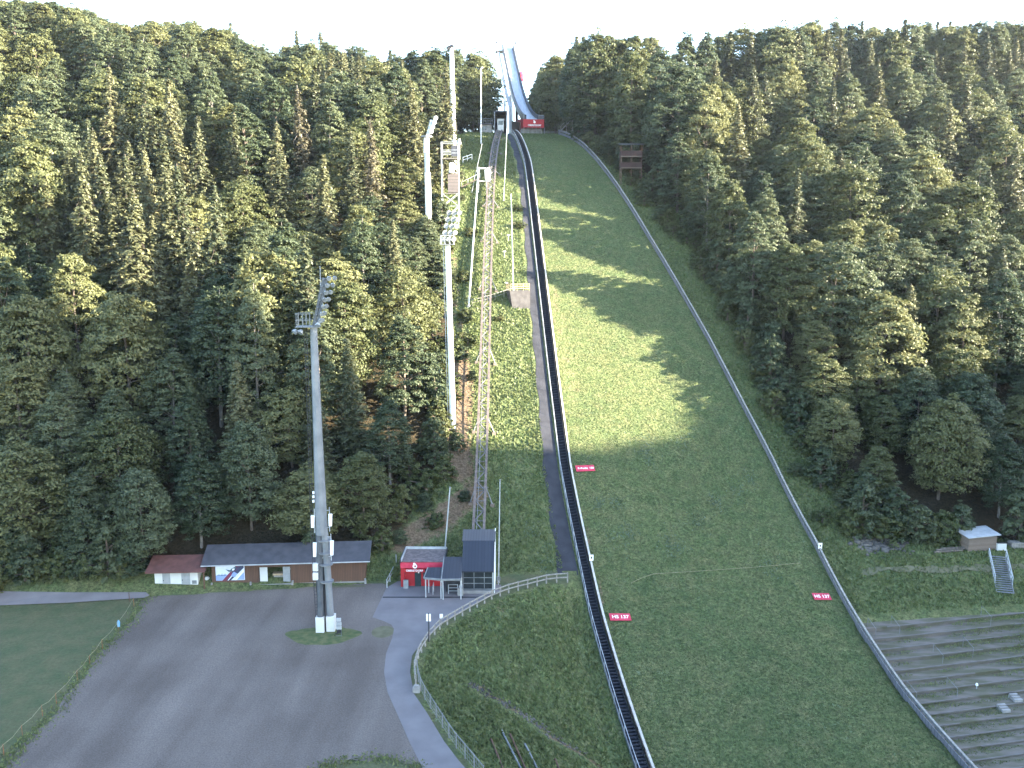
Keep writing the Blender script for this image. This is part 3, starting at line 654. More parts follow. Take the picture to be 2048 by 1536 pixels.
M['mast_dark2'] = mat('trestle_steel', (.11, .105, .105), (.155, .148, .148), rough=.6, metal=.2)
fu = thing('funicular_track', P3(60, -17), 'steel lattice funicular track on stilts climbing beside the staircase', 'funicular track')
rl1, rl2, lat, chl, chr_, pipe = MB(), MB(), MB(), MB(), MB(), MB()
def off(i, o, dz=0):
    a, b = tl[max(i-1, 0)], tl[min(i+1, N_TR-1)]; d = (b-a); sx = Vector((d.y, -d.x, 0)).normalized(); return tl[i] + sx*o + UP*dz
M['rail_rust'] = mat('rusty_steel', (.105, .082, .073), (.165, .135, .122), scale=2, rough=.6, metal=.2)
for i in range(N_TR-1):
    for mm, o in ((rl1, -.62), (rl2, .62)): mm.bar(off(i, o), off(i+1, o), .30, .22)
    for mm, o in ((chl, -.62), (chr_, .62)): mm.bar(off(i, o, -.75), off(i+1, o, -.75), .10)
    pipe.bar(off(i, -.22, .06), off(i+1, -.22, .06), .05)
    lat.bar(off(i, -.55, -.02), off(i, .55, -.02), .11); a, b = (-.55, .55) if i % 2 else (.55, -.55)
    lat.bar(off(i, a, -.02), off(i+1, b, -.02), .12)
    for o in (-.62, .62): lat.bar(off(i, o, -.75), off(i, o, 0), .06); lat.bar(off(i, o, -.75), off(i+1, o, 0), .06)
rl1.build('rail', M['rail_rust'], fu); rl2.build('rail', M['rail_rust'], fu); lat.build('lattice', M['mast_dark2'], fu); chl.build('lower_chord', M['galv_dark'], fu); chr_.build('lower_chord', M['galv_dark'], fu); pipe.build('cable_duct', M['galv_dark'], fu)
for fx in (.07, .17, .265, .40, .50, .60, .70, .80, .90):
    i = int(fx*N_TR); c = off(i, 0)
    for sgn in (-1, 1):
        top = off(i, .55*sgn, -.6); f = off(i, 1.35*sgn); f.z = gz(f.x, f.y); f2 = f + (AX3*.5); f2.z = gz(f2.x, f2.y)
        leg = MB().tube(f2 + UP*.2, top, .075, .075); lo = leg.build('support_leg', M['galv_dark'], fu)
        MB().box(lambda x, y, z: f2 + PX3*x + AX3*y + UP*z, -.26, .26, -.26, .26, -.6, .2).build('footing', M['board_brown'], lo)
    MB().bar(off(i, -.9, -.85), off(i, .9, -.85), .14).build('cross_beam', M['galv_dark'], fu)

# ---- top station and cabin
ce = tl[-1]; zg = gz(ce.x, ce.y)
frt = lambda x, y, z: Vector((ce.x + .25 + x, ce.y + 1.0 + y, zg + z))
ts = thing('top_station', frt(0, 0, 0), 'dark box shaped top station where the funicular track ends', 'station')
b = MB().box(frt, -1.5, -1.25, 0, 5, -1, 5.0).box(frt, 1.25, 1.5, 0, 5, -1, 5.0).box(frt, -1.25, 1.25, 4.7, 5, -1, 5.0); b.build('wall', M['dark_metal'], ts)
MB().box(frt, -1.7, 1.7, -.3, 5.2, 5.0, 5.25).build('roof', M['roof_dark'], ts)
MB().tube(frt(1.5, -.25, -2.2), frt(1.5, -.25, 5.0), .07).tube(frt(-1.5, -.25, -1), frt(-1.5, -.25, 5.0), .06).build('post', M['galv'], ts)
cb = thing('funicular_cabin', frt(0, .6, .6), 'white funicular cabin parked inside the dark top station', 'cabin')
MB().box(frt, -.75, .75, .5, 2.6, .7, 3.4).build('body', M['white_wall'], cb); MB().box(frt, -.58, .58, .46, .5, 2.1, 3.1).build('windscreen', M['glass_dark'], cb)
MB().box(frt, -.6, .6, .6, 2.4, .35, .7).build('bogie', M['dark_metal'], cb); MB().box(frt, -.85, .85, .4, 2.7, 3.4, 3.5).build('roof', M['white_wall'], cb)
hb_ = cast(972, 262); fh = lambda x, y, z: Vector((hb_.x + x, hb_.y + y, hb_.z + z))
hu = thing('service_hut', hb_, 'low grey service hut with a flat roof left of the top station', 'hut')
MB().box(fh, -1.5, 1.3, 0, 3, -1, 1.9).build('wall', M['concrete'], hu); MB().box(fh, -1.8, 1.6, -.5, 3.2, 1.9, 2.15).build('roof', M['roof_dark'], hu); MB().box(fh, -.9, .1, -.03, 0, .7, 1.5).build('window', M['glass_dark'], hu)
b = MB()
for x in np.arange(-1.7, 1.7, .55): b.bar(fh(x, -.4, 2.15), fh(x, -.4, 3.2), .05)
b.bar(fh(-1.7,-.4,3.2), fh(1.5,-.4,3.2), .06).bar(fh(-1.7,-.4,2.7), fh(1.5,-.4,2.7), .05).build('roof_railing', M['galv_dark'], hu)

# ================================================================== masts and poles
def circle_disc(mb, c, d, r, t, n=12): mb.tube(c, c + d*t, r, r*.9, n)
AIM = Vector((.35, -.75, -.45)).normalized()
def lamp_part(parent, c, aim, r):
    b = MB().tube(c - aim*r*1.1, c - aim*.02, r*.45, r, 12); h = b.build('lamp', M['galv'], parent)
    MB().tube(c, c + aim*.03, r*.95, r*.95, 12).build('glass', M['lamp_glass'], h); return h

# foreground floodlight mast: two box legs joining into one tapering pole
B1 = onz(655, 1263); zt = top_z(B1, 652); ztip = top_z(B1, 552)
fm = thing('floodlight_mast', B1, 'tall grey floodlight mast standing on a grass island in the gravel car park', 'mast')
La, Lb = onz(642, 1262), onz(663, 1260); Xj = Vector((B1.x - .25, B1.y, 0)); zj = top_z(B1, 1062)
def xat(py, px):  # point on the mast plane seen at px, py
    d = ray(px, py); t = B1.y/d[1]; return Vector((d[0]*t, B1.y, CAMZ + d[2]*t))
tops = xat(652, 627)
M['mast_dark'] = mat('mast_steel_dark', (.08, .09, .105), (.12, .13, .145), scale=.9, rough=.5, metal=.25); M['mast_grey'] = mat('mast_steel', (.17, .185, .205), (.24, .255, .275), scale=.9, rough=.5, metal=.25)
j0, j1 = xat(1062, 638), xat(1062, 649)
for (a, b_, da, db, m_) in ((La, j0, .36, .33, M['mast_dark']), (Lb, j1, .36, .33, M['mast_grey'])):  # left leg's darker steel paints in its shaded side, right leg the lit one
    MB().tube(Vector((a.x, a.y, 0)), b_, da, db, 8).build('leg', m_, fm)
jm = (j0 + j1)/2
MB().tube(jm - UP*.3, jm.lerp(tops, .45), .58, .43, 10).tube(jm.lerp(tops, .45), tops, .43, .32, 10).build('pole', M['mast_grey'], fm)
for a, lab in ((La, None), (Lb, None)):
    MB().box(lambda x, y, z: Vector((a.x + x, a.y + y, z)), -.40, .40, -.42, .42, 0, 1.55).build('base_cabinet', M['white_wall'], fm)
b = MB()
for py, h in ((1080, .42), (1105, .42), (1128, .42), (1162, .42)): 
    c = xat(py, 650 + (py-1062)*.05); b.tube(c - UP*.05 + Vector((-.05, 0, 0)), c + UP*.05 + Vector((-.05, 0, 0)), .66, .66, 12)
b.build('strap', M['galv_dark'], fm)
b = MB().path([xat(1262, 651), xat(1180, 649), xat(1100, 646), xat(1062, 643)], .10); b.build('cable', M['cable'], fm)
b = MB(); lad = [xat(1240, 637), xat(1062, 627), xat(850, 621), xat(662, 614)]
for o in (-.12, .12): b.path([p + Vector((o-.1, -.15, 0)) for p in lad], .045)
rl = resample(lad, 85)
for p in rl: b.bar(p + Vector((-.22, -.15, 0)), p + Vector((.02, -.15, 0)), .035)
b.build('ladder', M['dark_metal'], fm)
# platform
pc = tops; fp = lambda x, y, z: Vector((pc.x - .75 + x, pc.y + y, pc.z + z))
MB().box(fp, -.75, 1.1, -.8, .8, -.08, 0).build('platform', M['galv_dark'], fm)
b = MB()
for x in np.linspace(-.72, .6, 5):
    for y in (-.78, .78): b.bar(fp(x, y, 0), fp(x, y, 1.15), .04)
for y in np.linspace(-.78, .78, 5): b.bar(fp(-.72, y, 0), fp(-.72, y, 1.15), .04)
for z in (.55, 1.15):
    for y in (-.78, .78): b.bar(fp(-.72, y, z), fp(.6, y, z), .045)
    b.bar(fp(-.72, -.78, z), fp(-.72, .78, z), .045)
b.build('railing', M['galv_dark'], fm)
top_r = xat(556, 650); bot_r = xat(652, 631)
b = MB()
for o in (-.16, .16): b.bar(bot_r + Vector((o, 0, 0)), top_r + Vector((o*.8, 0, 0)), .24)
for k in range(12):
    t = k/12; b.bar(bot_r.lerp(top_r, t) + Vector((-.16, 0, 0)), bot_r.lerp(top_r, t + .08) + Vector((.16, 0, 0)), .06)
b.build('lamp_rack', M['mast_dark'], fm)
for k in range(7):
    c = bot_r.lerp(top_r, .10 + .88*k/6)
    for y in (-.45, .35): lamp_part(fm, c + Vector((.48 + .06*k*(y > 0), y, .05)), Vector((.45, -.75, -.5)).normalized(), .23)
    MB().bar(c + Vector((0, -.6, 0)), c + Vector((0, .6, 0)), .08).bar(c, c + Vector((.4, 0, 0)), .07).build('lamp_arm', M['galv_dark'], fm)
for x, y in ((-.9, -.5), (-.35, -.7), (1.25, -.5)): lamp_part(fm, fp(x, y, -.55 if x < 1 else .05), Vector((.1 if x > 0 else -.5, -.6, -.75)).normalized(), .30)
MB().bar(xat(575, 641), xat(532, 640), .05).build('lightning_rod', M['galv'], fm)
for px, py0, py1 in ((627, 1029, 1053), (662, 1026, 1050), (631, 1083, 1111), (665, 1079, 1108)):
    a, b_ = xat(py1, px), xat(py0, px); v = Vector((0, -.3, 0))
    an = MB().hexa([a+v+Vector((i*.14, j*.08, 0)) for i, j in ((-1,-1),(1,-1),(1,1),(-1,1))], [b_+v+Vector((i*.17, j*.08, 0)) for i, j in ((-1,-1),(1,-1),(1,1),(-1,1))]).build('antenna', M['white_sign'], fm)
    s_ = 1 if px > 645 else -1
    MB().bar(a-UP*.6+Vector((-.12*s_, -.1, 0)), b_+UP*.6+Vector((-.12*s_, -.1, 0)), .07).bar(b_+UP*.3+Vector((-.12*s_, -.1, 0)), b_+UP*.3+Vector((-.9*s_, -.1, 0)), .06).bar(a-UP*.2+Vector((-.12*s_, -.1, 0)), a-UP*.2+Vector((-.9*s_, -.1, 0)), .06).build('bracket', M['galv'], an)
for py in (1131, 1149):
    c = xat(py, 633); MB().box(lambda x, y, z: c + Vector((x, y-.35, z)), -.24, .24, -.2, .2, -.35, .35).build('junction_box', M['white_wall'], fm)
for py in (984, 992, 1001): 
    c = xat(py, 628); MB().box(lambda x, y, z: c + Vector((x, y-.2, z)), -.09, .09, -.1, .1, -.12, .12).build('camera_unit', M['white_sign'], fm)
# equipment rack at its foot
E0 = onz(679, 1270); er = thing('equipment_rack', E0, 'upright steel rack of small grey control boxes beside the floodlight mast', 'control rack')
fe = lambda x, y, z: E0 + Vector((x, y, z))
MB().bar(fe(-.18, 0, 0), fe(-.18, 0, 1.75), .06).bar(fe(.18, 0, 0), fe(.18, 0, 1.75), .06).bar(fe(-.3, -.25, .02), fe(.3, -.25, .02), .05).build('frame', M['galv_dark'], er)
for z, wd in ((.25, .2), (.65, .24), (1.05, .24), (1.45, .2)): MB().box(fe, -wd, wd, -.2, -.03, z, z+.3).build('control_box', M['galv'] if z > .3 else M['dark_metal'], er)
MB().path([fe(-.1, -.1, .1), fe(-.3, -.2, .3), fe(-.45, -.2, .02)], .05).build('cable', M['cable'], er)

def mast_top(parent, px, py_plat, py_tip, lean, base, sc=1.0, mt=None):
    mt = mt or M['white_mast']; d = ray(px, py_plat); t = base.y/d[1]; c = Vector((d[0]*t, base.y, CAMZ + d[2]*t))
    d = ray(px + lean, py_tip); t = base.y/d[1]; tip = Vector((d[0]*t, base.y, CAMZ + d[2]*t)); f = lambda x, y, z: c + Vector((x, y, z))*sc
    MB().box(f, -.9, .9, -.8, .8, -.1, 0).build('platform', M['galv_dark'], parent)
    b = MB()
    for x in (-.85, -.3, .3, .85):
        for y in (-.75, .75): b.bar(f(x, y, 0), f(x, y, 1.1), .05)
    for y in (-.75, .75):
        for z in (.55, 1.1): b.bar(f(-.85, y, z), f(.85, y, z), .05)
    b.build('railing', M['galv'], parent)
    return c, tip
# white floodlight mast on the edge of the clearing
B2 = cast(906, 856); m2 = thing('floodlight_mast', B2, 'white floodlight mast at the edge of the clearing in front of the scaffold tower', 'mast')
c, tip = mast_top(m2, 895, 488, 425, 6, B2)
MB().tube(B2 - UP*.5, c, .42, .34, 14).build('pole', M['white_mast'], m2)
MB().bar(c + Vector((-.3, 0, 0)), tip + Vector((-.3, 0, 0)), .14).bar(c + Vector((.3, 0, 0)), tip + Vector((.3, 0, 0)), .14).build('lamp_rack', M['galv_dark'], m2)
for k in range(5):
    cc_ = c.lerp(tip, .12 + .84*k/4)
    for x in (-.55, .15, .8): lamp_part(m2, cc_ + Vector((x + .1*k, -.3, .1)), Vector((.25, -.8, -.5)).normalized(), .34)
MB().bar(B2 + Vector((-.65, -.1, 1)), c + Vector((-.55, -.1, 0)), .06).build('ladder', M['galv'], m2)
# scaffold tower behind
B3 = cast(901, 455); tw = thing('scaffold_tower', B3, 'white scaffold tower with a slatted cabin and an open top platform', 'tower')
z3 = top_z(B3, 284); pxm = FPX/ (B3.y*math.cos(R_(PITCH)) + (CAMZ - B3.z)*math.sin(R_(PITCH))); W3 = 33/pxm
f3 = lambda x, y, z: Vector((B3.x + x*W3/2, B3.y + y, z)); zb = B3.z - 3
zz = lambda py: top_z(B3, py)
b = MB()
for x in (-1, 1):
    for y in (0, 2.4): b.bar(f3(x, y, zb), f3(x, y, z3), .14)
b.build('frame', M['galv'], tw)
b = MB()
for p0, p1 in ((440, 412), (412, 386), (470, 440)):
    for y in (0, 2.4): b.bar(f3(-1, y, zz(p0)), f3(1, y, zz(p1)), .09); b.bar(f3(-1, y, zz(p1)), f3(1, y, zz(p0)), .09)
    b.bar(f3(-1, 0, zz(p0)), f3(1, 0, zz(p0)), .09)
b.build('cross_brace', M['galv'], tw)
MB().box(lambda x, y, z: f3(x, y, z), -.25, 1.02, -.12, 2.2, zz(385), zz(347)).build('cabin', M['panel_taupe'], tw)
for py in (386, 316): MB().box(f3, -1, 1, -.05, 2.5, zz(py)-.1, zz(py)).build('platform', M['wood_grey'], tw)
b = MB()
for py in (306, 300, 284): 
    for y in (-.02, 2.4): b.bar(f3(-1, y, zz(py)), f3(1, y, zz(py)), .07)
    for x in (-1, 1): b.bar(f3(x, 0, zz(py)), f3(x, 2.4, zz(py)), .07)
b.build('railing', M['galv'], tw)
MB().box(f3, .2, .98, -.04, .02, zz(313), zz(291)).build('grey_screen', M['slate_panel'], tw)
MB().tube(f3(.2, -.3, zz(346)), f3(.2, -.3, zz(326)), .45, .36, 12).build('covered_camera', M['white_sign'], tw)
MB().tube(f3(1.15, 0, zz(318)), f3(1.15, 0, zz(286)), .09).tube(f3(1.15, 0, zz(288)), f3(1.15, 0, zz(278)), .34, .2, 10).build('lamp', M['white_mast'], tw)
# tall slender white mast behind the tower
B4 = cast(909, 352) ; B4.y += 0; m4 = thing('antenna_mast', B4, 'tallest slender white mast rising behind the scaffold tower into the sky', 'mast')
def at_plane(base, px, py):
    d = ray(px, py); t = base.y/d[1]; return Vector((d[0]*t, base.y, CAMZ + d[2]*t))
t4 = at_plane(B4, 903, 97)
MB().tube(B4 - UP*1.5, t4, .56, .40, 14).build('pole', M['white_mast'], m4)
p = at_plane(B4, 900, 100); MB().bar(at_plane(B4, 899, 300), p, .08).build('cable', M['galv_dark'], m4)
p = at_plane(B4, 901, 97); MB().tube(p + Vector((-.7, -.2, -.1)), p + Vector((.5, -.2, .5)), .38, .30, 8).build('lamp', M['dark_metal'], m4)
MB().bar(at_plane(B4, 906, 97), at_plane(B4, 907, 79), .09).build('lightning_rod', M['dark_metal'], m4)
# left mast among the trees
B5 = cast(859, 520); m5 = thing('floodlight_mast', B5, 'white floodlight mast with a leaning lamp arm standing among the forest trees', 'mast')
def P5(px, py): return at_plane(B5, px, py)
MB().tube(B5, P5(857, 430), .42, .42, 12).tube(P5(857, 430), P5(855, 345), .52, .48, 12).tube(P5(853, 306), P5(853, 274), .48, .45, 12).build('pole', M['white_mast'], m5)
MB().tube(P5(854, 345), P5(853, 306), .40, .40, 12).build('pole_band', M['galv'], m5)
MB().tube(P5(853, 274) - UP*.05, P5(853, 274) + UP*.15, .95, .95, 12).build('platform', M['galv_dark'], m5)
MB().bar(P5(855, 273), P5(864, 240), .5).build('lamp_rack', M['galv'], m5)
for k in range(4): lamp_part(m5, P5(858 + 3*k, 264 - 9*k) + Vector((.4, -.3, 0)), Vector((.5, -.7, -.5)).normalized(), .42)

def pole(px0, py0, px1, py1, r, m_, label, name='pole', cat='pole', head=None, knob=0):
    b0 = cast(px0, py0); b1 = at_plane(b0, px1, py1); t = thing(name, b0, label, cat)
    MB().tube(b0 - UP*.3, b1, r, r*.75, 8).build('shaft', m_, t)
    MB().tube(b0 - UP*.3, b0 + UP*.12, r*3, r*2.2, 10).build('foot', M['concrete'], t)
    if head == 'lamp': MB().tube(b1, b1 + Vector((.35, -.1, .05)), .12, .22, 8).build('lamp', M['white_mast'], t)
    elif head == 'cap': MB().tube(b1 - UP*.02, b1 + UP*.08, r*1.3, r*1.0, 8).build('cap', M['galv_dark'], t)
    return t
M['green_pole'] = mat('pale_green_paint', (.34, .42, .38), (.44, .52, .48), rough=.5)
pole(1007, 402, 1014, 256, .07, M['green_pole'], 'thin pale net pole highest up between funicular and staircase', head='cap')
pole(1027, 590, 1022, 388, .09, M['green_pole'], 'thin green net pole standing just above the concrete platform', head='cap')
pole(937, 612, 957, 335, .13, M['white_mast'], 'white pole on the sunny clearing left of the funicular', head='cap')
pole(962, 288, 962, 136, .13, M['white_mast'], 'white lamp pole beside the grey service hut at the top', 'lamp_pole', 'lamp pole', 'lamp')
pole(889, 1104, 900, 975, .09, M['galv'], 'grey pole directly behind the red ticket house', head='cap')
pole(997, 1165, 1000, 960, .07, M['galv'], 'thin grey pole on the grass right of the lift station', head='cap')
pole(943, 385, 964, 288, .05, M['galv'], 'slim leaning pole behind the white pole near the scaffold tower', head='cap')
for px, py, lab in ((1017, 482, 'tiny white marker post highest of three on the shaded strip'), (1009, 515, 'tiny white T shaped marker post between funicular and green net pole'), (1013, 578, 'tiny white marker post just above the thin handrail')):
    b0 = cast(px, py); t = thing('marker_post', b0, lab, 'marker post')
    MB().bar(b0 - UP*.2, b0 + UP*.95, .08).build('stake', M['white_sign'], t); MB().box(lambda x, y, z: b0 + Vector((x, y, z)), -.25, .25, -.06, .06, .95, 1.1).build('cap', M['white_sign'], t)
# lookout stand with catwalk by the clearing
L0 = cast(965, 388); lo = thing('lookout_stand', L0, 'small white framed lookout stand with a catwalk beside the funicular', 'lookout stand')
fL = lambda x, y, z: L0 + Vector((x, y, z)); zl_ = top_z(L0, 362) - L0.z; zh_ = top_z(L0, 336) - L0.z
b = MB()
for x in (-.75, .75):
    for y in (0, 1.3): b.bar(fL(x, y, -1.5), fL(x, y, zh_), .1)
for z in (zh_, zl_): b.bar(fL(-.75, 0, z), fL(.75, 0, z), .1); b.bar(fL(-.75, 1.3, z), fL(.75, 1.3, z), .1)
b.build('frame', M['white_mast'], lo)
MB().box(fL, -.8, .8, -.05, 1.4, zl_-.12, zl_-.02).build('floor', M['wood_grey'], lo)
MB().tube(fL(.95, .2, zl_+.4), fL(.95, .2, zh_-.5), .5, .62, 12).tube(fL(.95, .2, zh_-.5), fL(.95, .2, zh_), .62, .35, 12).tube(fL(.95, .2, zl_), fL(.95, .2, zl_+.4), .3, .5, 12).build('white_cover', M['white_sign'], lo)
ca_, cb_ = at_plane(L0, 923, 374), at_plane(L0, 960, 356)
MB().bar(ca_, cb_, .9, .14).build('catwalk', M['wood_old'], lo)
b = MB()
for t_ in (.0, .35, .7, 1): b.bar(ca_.lerp(cb_, t_), ca_.lerp(cb_, t_) + UP*.9, .05)
b.bar(ca_ + UP*.9, cb_ + UP*.9, .06).build('catwalk_railing', M['white_mast'], lo)
cr = [cast(926, 326), cast(935, 323), cast(944, 320)]; t = thing('white_railing', cr[1], 'short white wooden railing on the slope right of the scaffold tower', 'railing')
b, c = MB(), MB()
c.path([p + UP*1.15 for p in cr], .1).path([p + UP*.6 for p in cr], .1); posts_of(t, cr, 1.2, M['white_mast'], .1, below=.3); c.build('rails', M['white_mast'], t)
# ================================================================== buildings at the foot
# long brown shed
A, B = onz(425, 1175), onz(731, 1166); fr, L, u, n = frame(A, B)
sh = thing('storage_shed', A.lerp(B, .5), 'long brown timber shed with dark roof and a mural at the forest foot', 'shed')
H = 2.85; D = 4.6; o0, o1 = (517-425)/306*L, (582-425)/306*L
b = MB().box(fr, 0, o0, 0, .14, .25, H).box(fr, o1, L, 0, .14, .25, H).box(fr, o0, o1, 0, .14, 2.15, H).box(fr, 0, .14, .14, D, 0, H).box(fr, L-.14, L, .14, D, 0, H).box(fr, .14, L-.14, D-.14, D, 0, H)
for x in (0, L-.14):
    b.hexa([fr(x, 0, H), fr(x+.14, 0, H), fr(x+.14, D, H), fr(x, D, H)], [fr(x, D*.5-.02, H+1.05), fr(x+.14, D*.5-.02, H+1.05), fr(x+.14, D*.5+.02, H+1.05), fr(x, D*.5+.02, H+1.05)])
b.build('wall', M['wood_brown'], sh)
MB().box(fr, .05, o0-.05, -.02, .12, 0, .25).box(fr, o1+.05, L-.05, -.02, .12, 0, .25).build('plinth', M['concrete'], sh)
b = MB(); e = .55
for y0, y1, z0, z1 in ((-e, D*.5, H-.18, H+1.12), (D+e, D*.5, H-.18, H+1.12)):
    pts = [fr(-.95, y0, z0), fr(L+.6, y0, z0), fr(L+.6, y1, z1), fr(-.95, y1, z1)]; b.hexa(pts, [p + UP*.12 for p in pts])
b.build('roof', M['roof_dark'], sh)
MB().bar(fr(-.95, -e-.06, H-.16), fr(L+.6, -e-.06, H-.16), .10, .10).build('gutter', M['galv'], sh)
MB().box(fr, o0-.3, o1+.2, -.25, 1.6, 0, .28).build('floor_slab', M['concrete'], sh)
b = MB().box(fr, o0+.1, o1-.1, 2.0, 2.1, .28, 2.6).box(fr, o0-.02, o0+.08, .14, 2.0, .28, 2.6).box(fr, o1-.08, o1+.02, .14, 2.0, .28, 2.6); b.build('inner_wall', M['wood_brown'], sh)
MB().box(fr, o0+.12, o0+.95, .16, .22, .3, 2.1).build('door', M['white_wall'], sh); MB().box(fr, o1-.9, o1-.12, .16, .22, .3, 2.1).build('door', M['grey_door'], sh)
MB().box(fr, o0+1.2, o0+2.0, 1.9, 2.0, 1.55, 1.75).build('shelf', M['white_wall'], sh)
b = MB().box(fr, o0+2.6, o0+2.7, 1.7, 1.8, .3, 1.7).box(fr, o0+3.3, o0+3.4, 1.7, 1.8, .3, 1.7).box(fr, o0+2.6, o0+3.4, 1.65, 1.85, 1.15, 1.25).box(fr, o0+2.6, o0+3.4, 1.65, 1.85, 1.65, 1.75)
t = b.single('rack', M['white_wall'], 'white metal rack inside the open bay of the brown shed', 'rack', fr(o0+3, 1.75, .3))
t = thing('workbench', fr(o0+2.0, .9, .28), 'small wooden topped workbench inside the open bay of the brown shed', 'workbench')
MB().box(fr, o0+1.4, o0+2.6, .6, 1.25, .95, 1.15).build('worktop', M['wood_warm'], t); MB().box(fr, o0+1.5, o0+2.5, .7, 1.15, .28, .95).build('cabinet', M['wood_grey'], t)
# mural: plain generic winter poster
m0, m1 = (433-425)/306*L, (490-425)/306*L
po = thing('mural', fr(m0, 0, 1.0), 'winter sport mural of a ski jumper mounted on the brown shed wall', 'mural')
z0, z1 = .78, 2.72; ml_ = m1 - m0
def mcol(c): return mat('mural_paint', c, tuple(x*1.15 for x in c), scale=2, rough=.5)
pm = lambda x, z, y=-.03: fr(m0 + x*ml_, y, z0 + z*(z1-z0))
MB().box(fr, m0, m1, -.028, 0, z0, z1).build('panel', mcol((.55, .60, .68)), po)
def flat(pts, mt, y, nm):
    c = [pm(x, z, y) for x, z in pts]; d = [pm(x, z, y-.004) for x, z in pts]; b = MB(); i = 0
    b.v = [tuple(p) for p in c + d]; k = len(c); b.f = [tuple(range(k)), tuple(reversed(range(k, 2*k)))] + [(a, (a+1) % k, k+(a+1) % k, k+a) for a in range(k)]
    return b.build(nm, mt, po)
navy, maroon, blue, whitep, dgreen = mcol((.04, .05, .10)), mcol((.16, .03, .06)), mcol((.22, .30, .52)), mcol((.72, .75, .8)), mcol((.07, .11, .13))
flat([(0,.0),(.35,.02),(.55,.25),(.35,.35),(.0,.3)], blue, -.031, 'snow_field'); flat([(.72,.02),(.98,.02),(.98,.45),(.85,.25)], blue, -.031, 'snow_field')
flat([(.22,0),(.36,0),(.93,.98),(.78,.98)], maroon, -.036, 'stripe'); flat([(.36,0),(.52,0),(.98,.72),(.98,.98),(.93,.98)], navy, -.0365, 'stripe')
flat([(.40,.0),(.43,.0),(.60,.30),(.57,.32)], whitep, -.042, 'stripe'); flat([(.66,.0),(.70,.0),(.97,.50),(.97,.62)], whitep, -.042, 'stripe'); flat([(.52,.25),(.66,.18),(.75,.38),(.62,.52)], blue, -.0425, 'stripe')
flat([(.34,.66),(.50,.60),(.56,.70),(.70,.80),(.74,.76),(.66,.62),(.58,.52),(.46,.50)], dgreen, -.048, 'jumper'); flat([(.58,.68),(.66,.70),(.66,.60),(.58,.56)], whitep, -.053, 'jumper')
flat([(.52,.40),(.86,.97),(.90,.96),(.57,.40)], navy, -.058, 'ski')
for k in range(9): flat([(.03+.035*k, .28), (.045+.035*k, .28+.06+.05*((k*7) % 3)), (.06+.035*k, .28)], dgreen, -.037, 'painted_tree')
for px, lab in ((425.5, 'stubby pale stone post at the left corner of the brown shed'), (503, 'stubby pale stone post left of the open bay of the shed'), (585, 'stubby leaning stone post right of the open bay of the shed'), (731.5, 'stubby pale stone post at the right corner of the brown shed')):
    c = onz(px, 1175 - (px-425)*.03); tlt = .12 if px == 585 else 0
    MB().tube(c + Vector((0, -.25, -.1)), c + Vector((tlt, -.25, .62)), .13, .11, 8).single('stone_post', M['concrete'], lab, 'post', c)
gb = onz(415, 1172); t = thing('gas_bottle', gb, 'grey white gas bottle standing between the toilet block and the shed', 'gas bottle')
MB().tube(gb + UP*.1, gb + UP*.95, .26, .26, 12).tube(gb + UP*.95, gb + UP*1.1, .26, .12, 12).build('body', M['white_wall'], t); MB().tube(gb, gb + UP*.1, .22, .22, 12).build('foot_ring', M['concrete'], t); MB().tube(gb + UP*1.1, gb + UP*1.25, .09, .09).build('valve', M['dark_metal'], t)
# white toilet block with red roof
A, B = onz(311, 1180), onz(397, 1178); fr, L, u, n = frame(A, B)
tb_ = thing('toilet_block', A.lerp(B, .5), 'small white block with two grey doors under a red brown roof', 'toilet block')
H = 2.15; MB().box(fr, 0, L, 0, 2.4, .1, H).build('wall', M['white_wall'], tb_); MB().box(fr, .05, L-.05, .05, 2.3, 0, .1).build('plinth', M['dark_metal'], tb_)
for a, b_ in ((.18, .36), (.62, .82)): 
    d_ = MB().box(fr, a*L, b_*L, -.03, 0, .13, 2.1).build('door', M['grey_door'], tb_); MB().box(fr, a*L+.06, a*L+.12, -.07, -.03, 1.0, 1.15).build('handle', M['dark_metal'], d_)
MB().box(fr, .86*L, .97*L, -.02, 0, .6, 1.0).build('vent', M['galv_dark'], tb_)
b = MB(); pts = [fr(-.75, -.7, H-.02), fr(L+1.0, -.7, H-.02), fr(L+1.0, 2.0, H+.95), fr(-.75, 2.0, H+.95)]; b.hexa(pts, [p + UP*.1 for p in pts])
pts = [fr(-.75, 2.003, H+.95), fr(L+1.0, 2.003, H+.95), fr(L+1.0, 3.6, H+.3), fr(-.75, 3.6, H+.3)]; b.hexa(pts, [p + UP*.1 for p in pts]); b.build('roof', M['roof_red'], tb_)
b = MB().bar(fr(L+.8, -.5, 0), fr(L+.8, -.5, H), .12).bar(fr(L+.8, 2.2, 0), fr(L+.8, 2.2, H+.8), .12); b.build('roof_post', M['wood_brown'], tb_)

